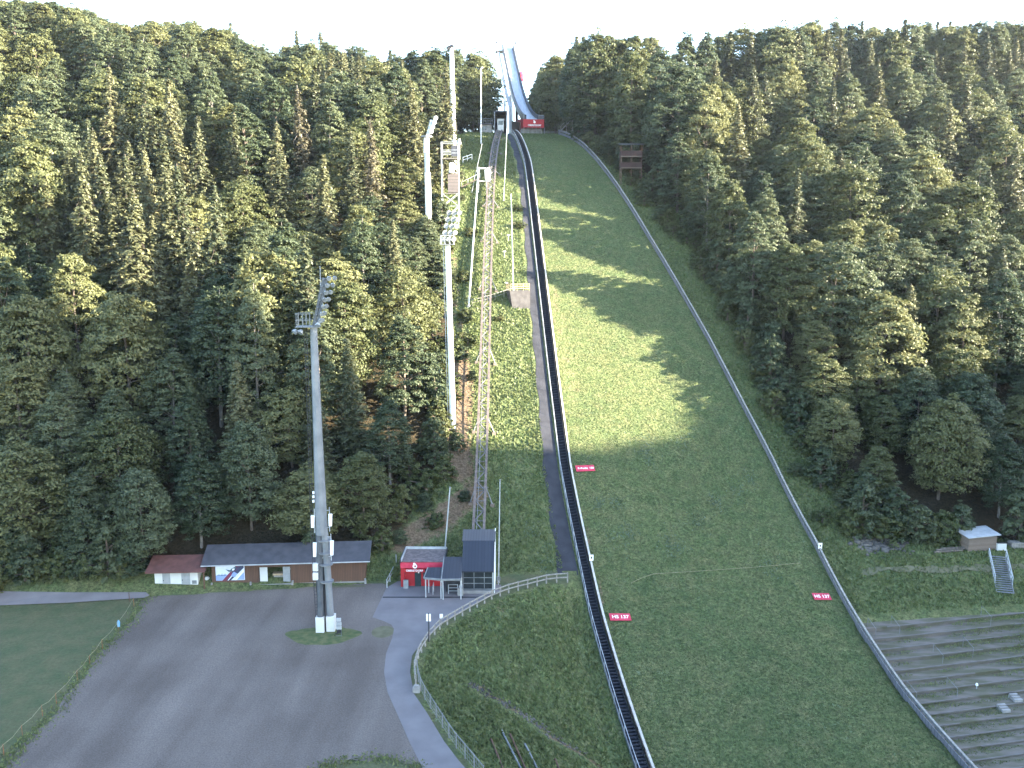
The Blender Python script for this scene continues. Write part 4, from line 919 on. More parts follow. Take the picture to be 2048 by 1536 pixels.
# red ticket house
A, B = onz(803, 1174), onz(886, 1174.5); fr, L, u, n = frame(A, B); H = 2.75
rh = thing('ticket_house', A.lerp(B, .5), 'red flat roofed ticket house with white lettering above a dark door', 'ticket house')
MB().box(fr, 0, L, .25, 4.2, 0, H).box(fr, -.05, L, .0, .25, 2.2, H).box(fr, -.05, .35, .0, .25, 0, 2.2).box(fr, .62*L, .70*L, .12, .25, 0, 2.2).build('wall', M['red_wall'], rh)
MB().box(fr, -.05, L+.05, .25, 4.3, H+.005, H+.06).build('roof', M['roof_gravel'], rh)
b = MB().box(fr, -.17, -.05, .0, 4.42, H-.25, H+.30).box(fr, -.05, L+.05, 4.30, 4.42, H-.25, H+.30).box(fr, L+.05, L+.17, .0, 4.42, H-.25, H+.20); b.build('parapet', M['dark_metal'], rh)
b = MB().box(fr, -.05, .04, .25, 4.3, H+.065, H+.34).box(fr, .04, L+.05, 4.2, 4.30, H+.065, H+.34); b.build('coping', M['galv'], rh)
MB().box(fr, -.06, L+.06, -.07, -.004, H-.55, H+.02).build('fascia', M['red_banner'], rh)
dr_ = MB().box(fr, .32*L, .47*L, .17, .248, .03, 2.15).build('door', M['door_dark'], rh); MB().box(fr, .40*L, .43*L, .14, .168, 1.55, 1.75).build('notice', M['white_sign'], dr_)
MB().box(fr, .52*L, .60*L, .20, .248, .8, 2.0).build('window', M['glass_dark'], rh)
lc = fr(.37*L, -.085, H-.85)
MB().box(fr, .08*L, .57*L, -.08, .0, H-1.02, H-.66).build('sign_board', M['red_wall'], rh)
lettering('OBERSTDORF', .30, M['white_sign'], rh, fr(.325*L, -.085, H-.84), u, UP, bold=.004)
e = MB(); c = fr(.335*L, -.075, H-.33); yb = u.cross(UP).normalized()
e.tube(c, c + yb*.05, .24, n=16).tube(c + u*-.08 + UP*.30, c + u*-.08 + UP*.30 + yb*.05, .10, n=10).tube(c + u*.05 + UP*.24, c + u*.05 + UP*.24 + yb*.05, .07, n=10); e.build('emblem', M['white_sign'], rh)
c2 = c + yb*.052; MB().tube(c2 + UP*.02 + u*.03, c2 + UP*.02 + u*.03 + yb*.01, .11, n=12).build('emblem_centre', M['red_wall'], rh)
ab = onz(812, 1176); t = thing('a_board', ab, 'dark folding pavement board in front of the red ticket house', 'pavement board')
for sgn in (-1, 1):
    MB().hexa([ab + Vector((i*.28, sgn*.22 + j*.015, 0)) for i, j in ((-1,-1),(1,-1),(1,1),(-1,1))], [ab + Vector((i*.28, sgn*.03 + j*.015, .95)) for i, j in ((-1,-1),(1,-1),(1,1),(-1,1))]).build('panel', M['galv_dark'] if sgn < 0 else M['dark_metal'], t)

def canopy(name, pf, pbk, zf, zb_, posts, label):
    (fx0, fy0), (fx1, fy1) = pf; (bx0, by0), (bx1, by1) = pbk
    f0, f1 = onz(fx0, fy0, zf), onz(fx1, fy1, zf); b0, b1 = onz(bx0, by0, zb_), onz(bx1, by1, zb_)
    t = thing(name, Vector((f0.x, f0.y, 0)).lerp(Vector((f1.x, f1.y, 0)), .5), label, 'canopy')
    MB().hexa([f0, f1, b1, b0], [p + UP*.14 for p in (f0, f1, b1, b0)]).build('roof', M['seam_roof'], t)
    MB().bar(f0 + UP*.05 + Vector((0, -.06, 0)), f1 + UP*.05 + Vector((0, -.06, 0)), .10, .2).bar(f0 + Vector((-.06, -.1, .06)), b0 + Vector((-.06, 0, .06)), .10, .2).build('fascia', M['galv_dark'], t)
    for k in posts:
        a, fwd = k; p = f0.lerp(f1, a).lerp(b0.lerp(b1, a), fwd)
        MB().bar(Vector((p.x, p.y, 0)), p - UP*.01, .11).build('post', M['galv'], t)
    return t, f0, f1
c1_, f0, f1 = canopy('entrance_canopy', ((849, 1157), (883, 1160)), ((857, 1137), (888, 1137)), 2.15, 2.65, ((.05, .05), (.05, .8), (.95, .05)), 'lower dark canopy on slim grey posts in front of the red ticket house')
b = MB(); g = onz(866, 1190)
for k, (dx, dy) in enumerate(((0, 0), (.0, .9))):
    b.bar(g + Vector((dx, dy, 0)), g + Vector((dx, dy, 1.05)), .06)
b.bar(g + UP*1.05, g + Vector((0, .9, 1.05)), .06).bar(g + UP*.55, g + Vector((0, .9, .55)), .05)
b.single('barrier_rail', M['galv'], 'short metal barrier rail under the lower canopy', 'barrier', g)
c2_, f0, f1 = canopy('boarding_canopy', ((884, 1160), (923, 1159.5)), ((889, 1116), (925, 1116)), 2.25, 3.3, ((.04, .04), (.96, .04), (.96, .9)), 'higher dark canopy between the red ticket house and the lift station')
MB().box(lambda x, y, z: Vector((f0.x + x, f0.y + y, z)), .2, 2.2, 2.2, 2.3, 0, 2.2).build('back_wall', M['dark_metal'], c2_)
tg = onz(897, 1188); t = thing('turnstile', tg, 'low metal turnstile gate under the higher canopy', 'turnstile')
b = MB()
for dx in (0, 1.0): b.bar(tg + Vector((dx, 0, 0)), tg + Vector((dx, 0, 1.1)), .08)
for z in (.35, .7, 1.05): b.bar(tg + Vector((0, 0, z)), tg + Vector((1.0, 0, z)), .05)
b.build('frame', M['galv'], t); MB().box(lambda x, y, z: tg + Vector((x, y, z)), 1.15, 1.5, -.2, .2, 0, 1.0).build('card_reader', M['galv'], t)
MB().box(lambda x, y, z: tg + Vector((x, y, z)), 1.0, 1.6, -.55, -.3, 0, .85).single('grey_counter', M['concrete'], 'pale grey concrete counter block beside the turnstile', 'counter', tg + Vector((1.3, -.4, 0)))
wb = onz(884, 1177); t = thing('waste_bin', wb, 'white waste bin hanging at the post between the two canopies', 'bin')
MB().tube(wb + UP*.75, wb + UP*1.25, .14, .2, 10).build('bucket', M['white_sign'], t); MB().bar(wb, wb + UP*.8, .05).build('stand', M['galv'], t)

# lift station
A, B = onz(925.5, 1187.5), onz(986, 1187.5); fr, L, u, n = frame(A, B)
ls = thing('lift_station', A.lerp(B, .5), 'black lower lift station with sloping seamed roof and glazed front', 'lift station')
Hf = 2.45; d1, h1 = 3.0, 4.75; d2 = 5.4
pts = [fr(-.08, -.15, Hf), fr(L+.08, -.15, Hf), fr(L+.08, d1, h1), fr(-.08, d1, h1)]; MB().hexa(pts, [p + UP*.12 for p in pts]).build('sloping_roof', M['seam_roof'], ls)
pts = [fr(-.2, d1+.004, h1+.02), fr(L+.2, d1+.004, h1+.02), fr(L+.2, d2, h1+.5), fr(-.2, d2, h1+.5)]; MB().hexa(pts, [p + UP*.12 for p in pts]).build('rear_roof', M['slate_panel'], ls)
for x0 in (-.06, L-.06):
    b = MB().box(fr, x0, x0+.12, .15, d2, 0, Hf-.1); i = len(b.v)
    b.v += [tuple(fr(x, y, z)) for x in (x0, x0+.12) for y, z in ((.15, Hf-.1), (d1, h1-.1), (d2, h1+.4), (d2, Hf-.1))]
    b.f += [(i, i+1, i+2, i+3), (i+7, i+6, i+5, i+4)] + [(i+k, i+4+k, i+4+(k+1) % 4, i+(k+1) % 4) for k in range(4)]
    b.build('side_wall', M['slate_panel'] if x0 < 0 else M['white_wall'], ls)
MB().box(fr, .1, L-.1, .28, .32, .45, Hf-.05).build('glass_front', M['glass_dark'], ls)
b = MB()
for x in (.02, .36*L, .70*L, L-.1): b.box(fr, x, x+.08, .16, .27, .35, Hf-.02)
for z in (.42, 1.05, 1.7): b.box(fr, .1, L-.1, .18, .27, z, z+.06)
b.build('mullions', M['galv_dark'], ls)
MB().box(fr, -.1, L+.1, -.05, .34, 0, .35).build('sill_step', M['concrete'], ls)
MB().bar(fr(-.12, -.1, 0), fr(-.12, -.1, Hf), .13).build('post', M['white_wall'], ls)
pts = [fr(L+.13, -.2, 0), fr(L+.20, -.2, 0), fr(L+.20, d2, .0), fr(L+.13, d2, .0)]; tp_ = [fr(L+.13, -.2, Hf+.1), fr(L+.20, -.2, Hf+.1), fr(L+.20, d2, h1+.75), fr(L+.13, d2, h1+.75)]
MB().hexa(pts, tp_).build('white_screen', M['white_sign'], ls)
MB().box(fr, .2, L-.2, d2-.9, d2-.7, 0, 2.4).box(fr, .6, L-.6, 1.2, 2.6, .3, .6).build('inner_deck', M['dark_metal'], ls)
lb = onz(997, 1170); t = thing('info_box', lb, 'small grey box on a post right of the lift station', 'box'); MB().bar(lb, lb + UP*.9, .08).build('post', M['galv'], t); MB().box(lambda x, y, z: lb + Vector((x, y, z)), -.2, .2, -.12, .12, .55, .95).build('body', M['galv_dark'], t)

# ramp rail and green mesh fence left of the red house
def fence(name, pts, label, mpost, mrail, hs, h, rp=.06, rr=.05, cat='fence', mesh=None):
    t = thing(name, pts[len(pts)//2], label, cat); proto = None
    for p in pts:
        if proto is None: proto = MB().tube(p - UP*.3, p + UP*h, rp, rp*.9, 6).build('post', mpost, t); p0 = p
        else: c = proto.copy(); COL.objects.link(c); c.parent = t; c.location = p - p0
    b = MB()
    for k in hs: b.path([p + UP*k for p in pts], rr, rr*1.6)
    b.build('rails', mrail, t)
    if mesh:
        b = MB()
        for p, q in zip(pts[:-1], pts[1:]):
            k = max(2, int((q-p).length/.35))
            for i in range(k): a = p.lerp(q, i/k); b.bar(a + UP*.05, a + UP*h, .016)
            for z in np.arange(.15, h, .3): b.bar(p + UP*z, q + UP*z, .014)
        b.build('mesh', mesh, t)
    return t
M['green_wire'] = mat('green_wire', (.10, .19, .16), (.15, .25, .21), rough=.6)
fence('mesh_fence', [onz(x, y) for x, y in ((728, 1136), (750, 1135), (772, 1134.5), (792, 1134))], 'green wire mesh fence between brown shed and red ticket house', M['green_wire'], M['green_wire'], (1.25,), 1.3, mesh=M['green_wire'])
fence('ramp_rail', [onz(774, 1176), onz(780, 1164), onz(786, 1152), onz(792, 1142)], 'low grey rail along the paved edge left of the red house', M['galv'], M['galv'], (.95, .5), 1.0, cat='rail')
MB().tube(onz(793, 1146), onz(793, 1146) + UP*2.2, .06).single('steel_post', M['galv'], 'thin steel post at the corner where the mesh fence meets the rail', 'post', onz(793, 1146))

# wooden path fence
fp_ = [Vector((x, y, 0)) for x, y in FENCE]
dense = resample([p for p in fp_[:12]], 25)
fence('wooden_fence', [Vector((p.x, p.y, gz(p.x, p.y))) for p in dense], 'weathered two rail wooden fence curving along the paved path', M['wood_grey'], M['wood_grey'], (.95, .5), 1.05, rp=.08, rr=.075)
lower = resample(fp_[10:], 12)
fence('wire_fence', [Vector((p.x + .25, p.y, gz(p.x + .25, p.y))) for p in lower], 'bluish wire mesh fence along the lower end of the path', M['galv_dark'], M['galv_dark'], (1.15,), 1.2, rp=.05, rr=.03, mesh=M['galv_dark'])
# path sign
sp_ = onz(858, 1284); t = thing('path_sign', sp_, 'dark post with two upright white panels at the path fence', 'sign'); hz = top_z(sp_, 1226)
MB().tube(sp_, Vector((sp_.x, sp_.y, hz)), .06).build('post', M['dark_metal'], t)
for sx in (-1, 1): MB().box(lambda x, y, z: Vector((sp_.x + sx*.13 + x, sp_.y - .07 + y, hz - .78 + z)), -.085, .085, -.02, .02, 0, .72).build('panel', M['white_sign'], t)
c = onz(883, 1250); t = thing('notice_plate', c, 'small white plate fixed on the wooden path fence', 'notice')
MB().box(lambda x, y, z: Vector((c.x + x, c.y - .12 + y, z)), -.16, .16, -.015, .015, .75, 1.2).build('plate', M['white_sign'], t); MB().bar(c + Vector((0, -.08, 0)), c + Vector((0, -.08, 1.1)), .05).build('stake', M['wood_grey'], t)
c = onz(833, 1384); MB().box(lambda x, y, z: c + Vector((x, y, z)), -.3, .3, -.2, .25, 0, .45).box(lambda x, y, z: c + Vector((x, y, z)), -.2, .2, -.15, .15, .45, .6).single('stone_block', M['concrete'], 'rough pale stone block where wooden fence meets wire fence', 'stone', c)

# barrier tape left of the car park
tpx = [(268, 1213), (237, 1262), (205, 1298), (180, 1330), (155, 1361), (113, 1408), (85, 1432), (45, 1473), (8, 1512), (-30, 1555)]
bp_ = [onz(*p) for p in tpx]; t = thing('barrier_tape', bp_[4], 'sagging barrier tape on thin orange stakes beside the gravel car park', 'barrier tape')
for p in bp_: MB().tube(p, p + UP*.95, .015, n=6).build('stake', M['orange'], t)
b = MB()
for p, q in zip(bp_[:-1], bp_[1:]):
    m_ = (p+q)/2 + UP*.72; b.path([p + UP*.88, m_, q + UP*.88], .010, .032)
b.build('tape', M['tape'], t)
c = onz(238, 1258); t = thing('hanging_bag', c + UP*.5, 'light blue plastic bag hanging on the barrier tape', 'bag'); MB().tube(c + UP*.25, c + UP*.7, .12, .15, 8).tube(c + UP*.7, c + UP*.92, .15, .03, 8).build('bag', M['blue'], t)
c = onz(259, 1203); MB().tube(c, c + UP*1.0, .04, n=6).single('edge_stake', M['wood_brown'], 'short dark stake at the end of the narrow side road', 'stake', c)

# dark posts on the bank in the foreground
for (x0, y0, x1, y1), lab in zip(((982, 1480, 1008, 1545), (1003, 1462, 1052, 1560), (1020, 1470, 1060, 1560), (1050, 1490, 1085, 1560), (1110, 1520, 1130, 1570)), ('dark timber lying leftmost on the grass bank by the lower path', 'bluish dark timber lying second on the grass bank', 'dark timber lying in the middle of the row on the grass bank', 'bluish timber lying fourth in the row on the grass bank', 'short dark timber lying rightmost at the bottom of the bank')):
    a, b_ = cast(x0, y0), cast(x1, y1)
    MB().tube(a + UP*.10, b_ + UP*.10, .085, .075, 8).single('timber_pole', M['wood_brown'] if 'bluish' not in lab else M['galv_dark'], lab, 'timber', a, 'timbers lying on the grass bank')

# ================================================================== right hand side
A, B = cast(1936, 1104), cast(1992, 1100); A.z = B.z = min(A.z, B.z); fr, L, u, n = frame(A, B)
hu = thing('wooden_hut', A.lerp(B, .5), 'small old timber hut with a white slanted sheet roof by the forest', 'hut')
MB().box(fr, 0, L, 0, 2.0, -.4, 1.75).build('wall', M['wood_old'], hu)
pts = [fr(-.3, -.3, 1.78), fr(L+.3, -.3, 1.95), fr(L+.3, 2.4, 2.25), fr(-.3, 2.4, 2.08)]; MB().hexa(pts, [p + UP*.08 for p in pts]).build('roof', M['galv'], hu)
for px, lab in ((1997, 'white utility cabinet next to the wooden hut'), (2006, 'white utility cabinet farther from the wooden hut')):
    c = cast(px, 1101); t = thing('utility_cabinet', c, lab, 'cabinet'); MB().box(lambda x, y, z: c + Vector((x, y, z)), -.27, .27, -.2, .2, .05, .95).build('body', M['white_wall'], t); MB().box(lambda x, y, z: c + Vector((x, y, z)), -.3, .3, -.22, .22, .95, 1.0).box(lambda x, y, z: c + Vector((x, y, z)), -.25, .25, -.18, .18, -.2, .05).build('cover', M['dark_metal'], t)
for k, (x0, x1, y0) in enumerate(((1872, 1934, 1103), (1880, 1936, 1100), (1868, 1925, 1107))):
    a, b_ = cast(x0, y0), cast(x1, y0 - 3); MB().tube(a + UP*.15, b_ + UP*.2, .14, .11, 8).single('log', M['bark'], ('brown log lying nearest the trees left of the hut', 'brown log leaning against the hut wall', 'pale log lying closest to the grass track')[k], 'log', a)
c = cast(2040, 1094); b = MB()
for k in range(6): b.box(lambda x, y, z: c + Vector((x, y, z)), -1.4 + .1*(k % 2), 1.4, -.5, .5, .12*k, .12*k + .09)
b.single('plank_stack', M['wood_grey'], 'stack of pale planks at the right edge by the forest', 'plank stack', c)
# metal stair on the bank
a0, a1 = cast(1994, 1117), cast(2010, 1188); s_top, w_top = sw(a0.x, a0.y); t = thing('bank_stairs', a0.lerp(a1, .5), 'grey metal stairs with handrails down the grassy bank to the terraces', 'stairs')
dn = (a1 - a0); hd = Vector((dn.x, dn.y, 0)).normalized(); sd_ = Vector((-hd.y, hd.x, 0)); b = MB()
for k in range(17):
    p = a0.lerp(a1, k/16) + UP*.25; b.box(lambda x, y, z: p + sd_*x + hd*y + UP*z, -.85, .85, -.16, .16, -.05, 0)
b.build('treads', M['galv_dark'], t)
for sgn in (-1, 1):
    MB().bar(a0 + sd_*sgn*.9 + UP*.15, a1 + sd_*sgn*.9 + UP*.15, .07, .25).build('stringer', M['galv_dark'], t)
    b = MB().bar(a0 + sd_*sgn*.92 + UP*1.2, a0.lerp(a1, .8) + sd_*sgn*.92 + UP*1.2, .07).bar(a0 + sd_*sgn*.92 + UP*.7, a0.lerp(a1, .8) + sd_*sgn*.92 + UP*.7, .05)
    for k in np.linspace(0, .8, 5): p = a0.lerp(a1, k) + sd_*sgn*.92; b.bar(p, p + UP*1.2, .06)
    b.build('handrail', M['galv'], t)
# terraces
M['terrace'] = mat('trodden_gravel', (.082, .080, .050), (.140, .122, .108), scale=.9, rough=.95, bump=.5, bscale=8, stretch=(.35, 1.6, 1), lo=.40, hi=.60)
M['terrace_beam'] = mat('terrace_beam', (.12, .11, .104), (.15, .14, .135), scale=1.2, rough=.9)
sv = np.arange(127.0, 171, .25)
def terrace_z(s, w_): return float(zprof(s))
v, f = [], []; ww = np.linspace(0, 1, 26); tvals = np.arange(127.0, 171, 1.0)
EDG = []
for s in tvals: EDG.append((s, float(wr(s)) + .35, 75.0))
SKEW = .055     # steps run slightly across the fall line
stp = MB(); beams = MB(); k = 0
S0 = 126.8; DS = 1.45
tread_v, tread_f = [], []
for k in range(29):
    sa_, sb_ = S0 + k*DS, S0 + (k+1)*DS
    pts = np.arange(0, 64, 3.0)
    row = []
    for x in pts:
        w0_ = float(wr(sa_)) + .25 + x; sk_ = -SKEW*x
        za = terrace_z(sa_ + DS*.5, w0_) + .06
        row.append((A3(sa_ + sk_, w0_, za), A3(sb_ + sk_, float(wr(sb_)) + .25 + x, za - .06)))
    for (a, b_), (c, d) in zip(row[:-1], row[1:]):
        i = len(tread_v); tread_v += [tuple(p) for p in (a, b_, d, c)]; tread_f.append((i, i+1, i+2, i+3))
        i = len(tread_v); tread_v += [tuple(p) for p in (b_, b_ - UP*.6, d - UP*.6, d)]; tread_f.append((i, i+1, i+2, i+3))
    for j, ((a, b_), (c, d)) in enumerate(zip(row[:-1], row[1:])):
        if (k*7 + j*3) % 11 == 0: continue
        beams.bar(b_ + UP*-.03, d + UP*-.03, .11, .10)
o = bpy.data.objects.new('terraces', np_mesh('terraces', np.array(tread_v), np.array(tread_f), M['terrace'])); COL.objects.link(o); o['kind'] = 'structure'
o = beams.build('terrace_edging', M['terrace_beam']); o['kind'] = 'structure'
tk = [(1725,1142),(1850,1136),(1990,1132),(2120,1128),(2120,1140),(1990,1143),(1850,1147),(1725,1151)]
sheet('grass_track', ragged([cast(*p) for p in tk], .25, 1.0, 8), M['dry_patch'], .10, True)
for k, (px, py, lab) in enumerate(((1735, 1252, 'thin metal rail pair nearest the plank wall on the upper terraces'), (1782, 1248, 'thin metal rail pair on the second terrace row'), (1962, 1228, 'thin metal rail pair on the upper terraces below the bank stairs'), (1926, 1290, 'thin metal rail pair in the middle of the terraces'), (1866, 1305, 'thin metal rail pair low in the middle of the terraces'), (1813, 1380, 'thin metal rail pair near the plank wall on the lower terraces'), (1893, 1372, 'thin metal rail pair on the lower terraces by the white lamp'))):
    p = cast(px, py); q = p + PX3*.7; q.z = gz(q.x, q.y); r_ = p + PX3*.0 + AX3*1.6; r_.z = gz(r_.x, r_.y); t = thing('crowd_rail', p, lab, 'rail', None)
    posts_of(t, [p, r_], .95, M['galv_dark'], .035); MB().bar(p + UP*.95, r_ + UP*.95, .03).build('bar', M['galv_dark'], t)
for px, py, lab in ((2031, 1398, 'striped block of three small concrete steps higher on the terraces'), (2007, 1419, 'striped block of three small concrete steps lower on the terraces')):
    p = cast(px, py); b = MB()
    for k in range(3): b.box(lambda x, y, z: p + PX3*x + AX3*y + UP*z, -.42, .42, -.45 + k*.32, -.45 + k*.32 + .26, -.1, .38 - .1*k)
    b.single('concrete_steps', M['concrete'], lab, 'steps', p)
for px, py in ((1953, 1377),):
    p = cast(px, py); t = thing('ground_lamp', p, 'small white lamp head standing on the lower terraces', 'lamp'); MB().tube(p, p + UP*.35, .05).build('stem', M['galv'], t); MB().tube(p + UP*.35, p + UP*.55, .14, .10, 10).build('head', M['white_sign'], t)
# coaches stand among the trees on the right
cs = cast(1262, 372); t = thing('coaches_stand', cs, 'reddish two level timber stand half hidden among the right hand trees', 'stand'); f = lambda x, y, z: cs + Vector((x, y, z)); z1, z2, z3_ = (top_z(cs, k) - cs.z for k in (335, 312, 290))
b = MB()
for x in (-2, 0, 2):
    for y in (0, 2.2): b.bar(f(x, y, -3), f(x, y, z3_), .14)
b.build('frame', M['wood_brown'], t)
for z in (z1, z2): MB().box(f, -2.1, 2.1, -.1, 2.4, z-.15, z).build('deck', M['wood_old'], t); MB().box(f, -2.1, 2.1, -.16, -.1, z+.02, z+1.0).box(f, -2.16, -2.1, -.1, 2.3, z+.02, z+1.0).build('red_board', M['shaded_red_wood'], t)
pts = [f(-2.4, -.5, z3_), f(2.4, -.5, z3_), f(2.4, 2.7, z3_+.5), f(-2.4, 2.7, z3_+.5)]; MB().hexa(pts, [p + UP*.1 for p in pts]).build('roof', M['roof_dark'], t)
# timber walkway at the top of the right hand wall
a, b_ = cast(1118, 252), None; wq = at_plane(a, 1156, 226); t = thing('timber_walkway', a, 'grey timber walkway rising from the wall top into the trees', 'walkway')
MB().bar(a + UP*.3, wq, 1.2, .18).build('deck', M['wood_grey'], t); c = MB()
for k in (.1, .4, .7, 1.0): p = (a + UP*.3).lerp(wq, k); c.bar(Vector((p.x, p.y, gz(p.x, p.y) - .5)), p + UP*1.0, .12)
c.build('post', M['wood_grey'], t); MB().bar(a + UP*1.3, wq + UP*1.0, .08).build('handrail', M['wood_grey'], t)
tf = [P3(1.5, w_) for w_ in np.linspace(-3.2, 6.6, 9)]
fence('crest_fence', tf, 'low dark paling fence along the crest below the take-off table', M['wood_brown'], M['galv_dark'], (.6, .3), .7, rp=.05, rr=.04)
# ================================================================== vegetation
def unit(v): return v/np.maximum(np.linalg.norm(v, axis=-1, keepdims=True), 1e-9)
def cards(P, N, size, r, asp=.62):
    """diamond leaf sprays: centre P, normal N"""
    n = len(P); a = unit(np.cross(N, r.normal(size=(n, 3)))); b = np.cross(N, a); s = size[:, None]
    v = np.stack([P - a*s, P + b*s*asp + N*s*.12, P + a*s, P - b*s*asp + N*s*.12], 1).reshape(-1, 3)
    return v, np.arange(4*n).reshape(n, 4)
def trunk_mesh(name, H, r0, limbs, m, lean=(0, 0)):
    mb = MB(); k = 6; pts = [Vector((lean[0]*(i/k)**2, lean[1]*(i/k)**2, H*i/k - (.8 if i == 0 else 0))) for i in range(k+1)]
    for i in range(k): mb.tube(pts[i], pts[i+1], r0*(1 - .85*i/k), r0*(1 - .85*(i+1)/k), 7)
    for p, q, r in limbs: mb.tube(p, q, r, r*.35, 5)
    me = bpy.data.meshes.new(name); me.from_pydata(mb.v, [], mb.f); me.update(); me.materials.append(m); return me
def broadleaf(seed, H=18.0, R=3.9, base=.16, ncl=105, per=62, m=None, leaf=.205, pointy=.75, bark='bark'):
    ncl, per = int(ncl*2.5), int(per*.80); r = np.random.default_rng(seed); t = (np.arange(ncl) + r.random(ncl))/ncl; t = t**.85
    prof = np.sin(np.pi*np.clip(t*.93 + .05, 0, 1)**pointy)**.62
    ang = np.arange(ncl)*2.399 + r.normal(0, .4, ncl); ecc = 1 + .22*np.sin(ang*2 + seed) + .15*np.sin(ang*3 + 2*seed)
    rad = R*prof*ecc*(.45 + .55*np.sqrt(r.random(ncl)))
    cz = H*(base + (1-base)*t*.97); c = np.stack([rad*np.cos(ang), rad*np.sin(ang), cz + r.normal(0, .55, ncl)], 1)
    cr = (.50 + .42*r.random(ncl))*R/4.6*(.65 + .45*prof)
    ci = np.repeat(np.arange(ncl), per); d = unit(r.normal(size=(len(ci), 3))); d[:, 2] = np.where(d[:, 2] < -.25, -d[:, 2]*.6, d[:, 2]); d = unit(d)
    out = unit(np.stack([c[ci, 0], c[ci, 1], np.full(len(ci), R*.35)], 1))
    P = c[ci] + d*cr[ci][:, None]*(.55 + .70*r.random(len(ci)))[:, None]*np.array([1.1, 1.1, .72])
    P[:, 2] -= .18*np.linalg.norm(P[:, :2], axis=1)*(.4 + .6*(1 - t[ci]))
    N = unit(d*.32 + out*.50 + np.array([0, 0, .30]) + r.normal(0, .50, d.shape))
    v, f = cards(P, N, leaf*(.7 + .7*r.random(len(P))), r, .5)
    crown = np_mesh('crown', v, f, m or M['leaf_a'])
    limbs = []
    for k in range(9):
        j = int(r.integers(0, ncl)); z0 = min(cz[j]*.75, H*.75); limbs.append((Vector((0, 0, z0)), Vector(c[j]*np.array([.9, .9, 1])), .09))
    return trunk_mesh('trunk', H*.86, .26, limbs, M[bark]), crown
def spruce(seed, H=24.0, R=2.9, base=.10, dens=1.0, m=None, droop=.42, bark='bark'):
    r = np.random.default_rng(seed); P, N, S = [], [], []; limbs = []; z = H*base
    while z < H*.985:
        t = (z/H - base)/(1 - base); L0 = R*(1-t)**.82*(.88 + .12*math.sin(z*2 + seed)) + .16
        nb = max(4, int((8.5 + 2*r.random())*(.6 + .4*(1-t)))); a0 = r.random()*6.28
        for k in range(nb):
            if r.random() > dens: continue
            L = L0*(.72 + .42*r.random()); a = a0 + 6.283*k/nb + r.normal(0, .16); n = max(2, int(L/.26)); u = (np.arange(n) + .5)/n
            dr = droop*(.75 + .5*r.random()); px_ = L*u; pz = z - dr*L*u*(1.25 - .5*u) + r.normal(0, .12)
            ctr = np.stack([px_*math.cos(a), px_*math.sin(a), pz], 1); side = np.array([-math.sin(a), math.cos(a), 0]); wd = .24 + .20*L*(1-u)
            limbs.append((Vector((0, 0, z)), Vector(ctr[-1]*.9), .035)) if k % 3 == 0 and t < .8 else None
            for sg in (-1, 0, 1):
                q = ctr + side*(sg*wd*(.55 + .6*r.random(n)))[:, None]; q[:, 2] += -.10*abs(sg) - .05*r.random(n); P.append(q)
                N.append(unit(np.array([math.cos(a)*.35, math.sin(a)*.35, .85]) + side*sg*.35 + r.normal(0, .28, (n, 3)))); S.append(.20 + .14*r.random(n) + .05*L*(1-u)*.3)
            q = ctr.copy(); q[:, 2] -= .25 + .2*r.random(n); P.append(q); N.append(unit(np.array([math.cos(a), math.sin(a), .15]) + r.normal(0, .4, (n, 3)))); S.append(.22 + .12*r.random(n))
        z += .42 + .16*r.random() + .1*(1-t)
    P = np.concatenate(P); N = np.concatenate(N); S = np.concatenate(S)
    v, f = cards(P, N, S, r, .5); crown = np_mesh('crown', v, f, m or M['needle'])
    return trunk_mesh('trunk', H*.98, .27, limbs[:90], M[bark]), crown

BL = [broadleaf(11, 18, 4.6, .14, 130, 64, M['leaf_a']), broadleaf(12, 20, 5.2, .18, 125, 64, M['leaf_b'], pointy=.85), broadleaf(13, 16, 4.8, .10, 125, 62, M['leaf_a'], pointy=.95),
      broadleaf(14, 21, 4.4, .20, 130, 60, M['leaf_b'], pointy=.7, bark='bark_grey'), broadleaf(15, 17, 5.2, .14, 150, 58, M['leaf_a'], .21, .9), broadleaf(16, 19, 4.1, .12, 120, 62, M['leaf_b'], pointy=.65)]
BLH = [18, 20, 16, 21, 17, 19]
SP = [spruce(21, 24, 4.9), spruce(22, 26, 5.2, .12), spruce(23, 21, 4.4, .06), spruce(24, 25, 4.8, .16, .80), spruce(25, 22, 4.5, .10, .95, droop=.55), spruce(26, 24, 4.0, .20, .70, M['needle_dry'], bark='bark_grey')]
SPH = [24, 26, 21, 25, 22, 24]
BU = [broadleaf(31, 3.2, 1.5, .02, 34, 46, M['leaf_bush'], .15, .8), broadleaf(32, 5.5, 1.7, .04, 46, 50, M['leaf_b'], .20, .75), broadleaf(33, 2.4, 1.7, .0, 34, 44, M['leaf_bush'], .17, 1.0)]
BUH = [3.2, 5.5, 2.4]

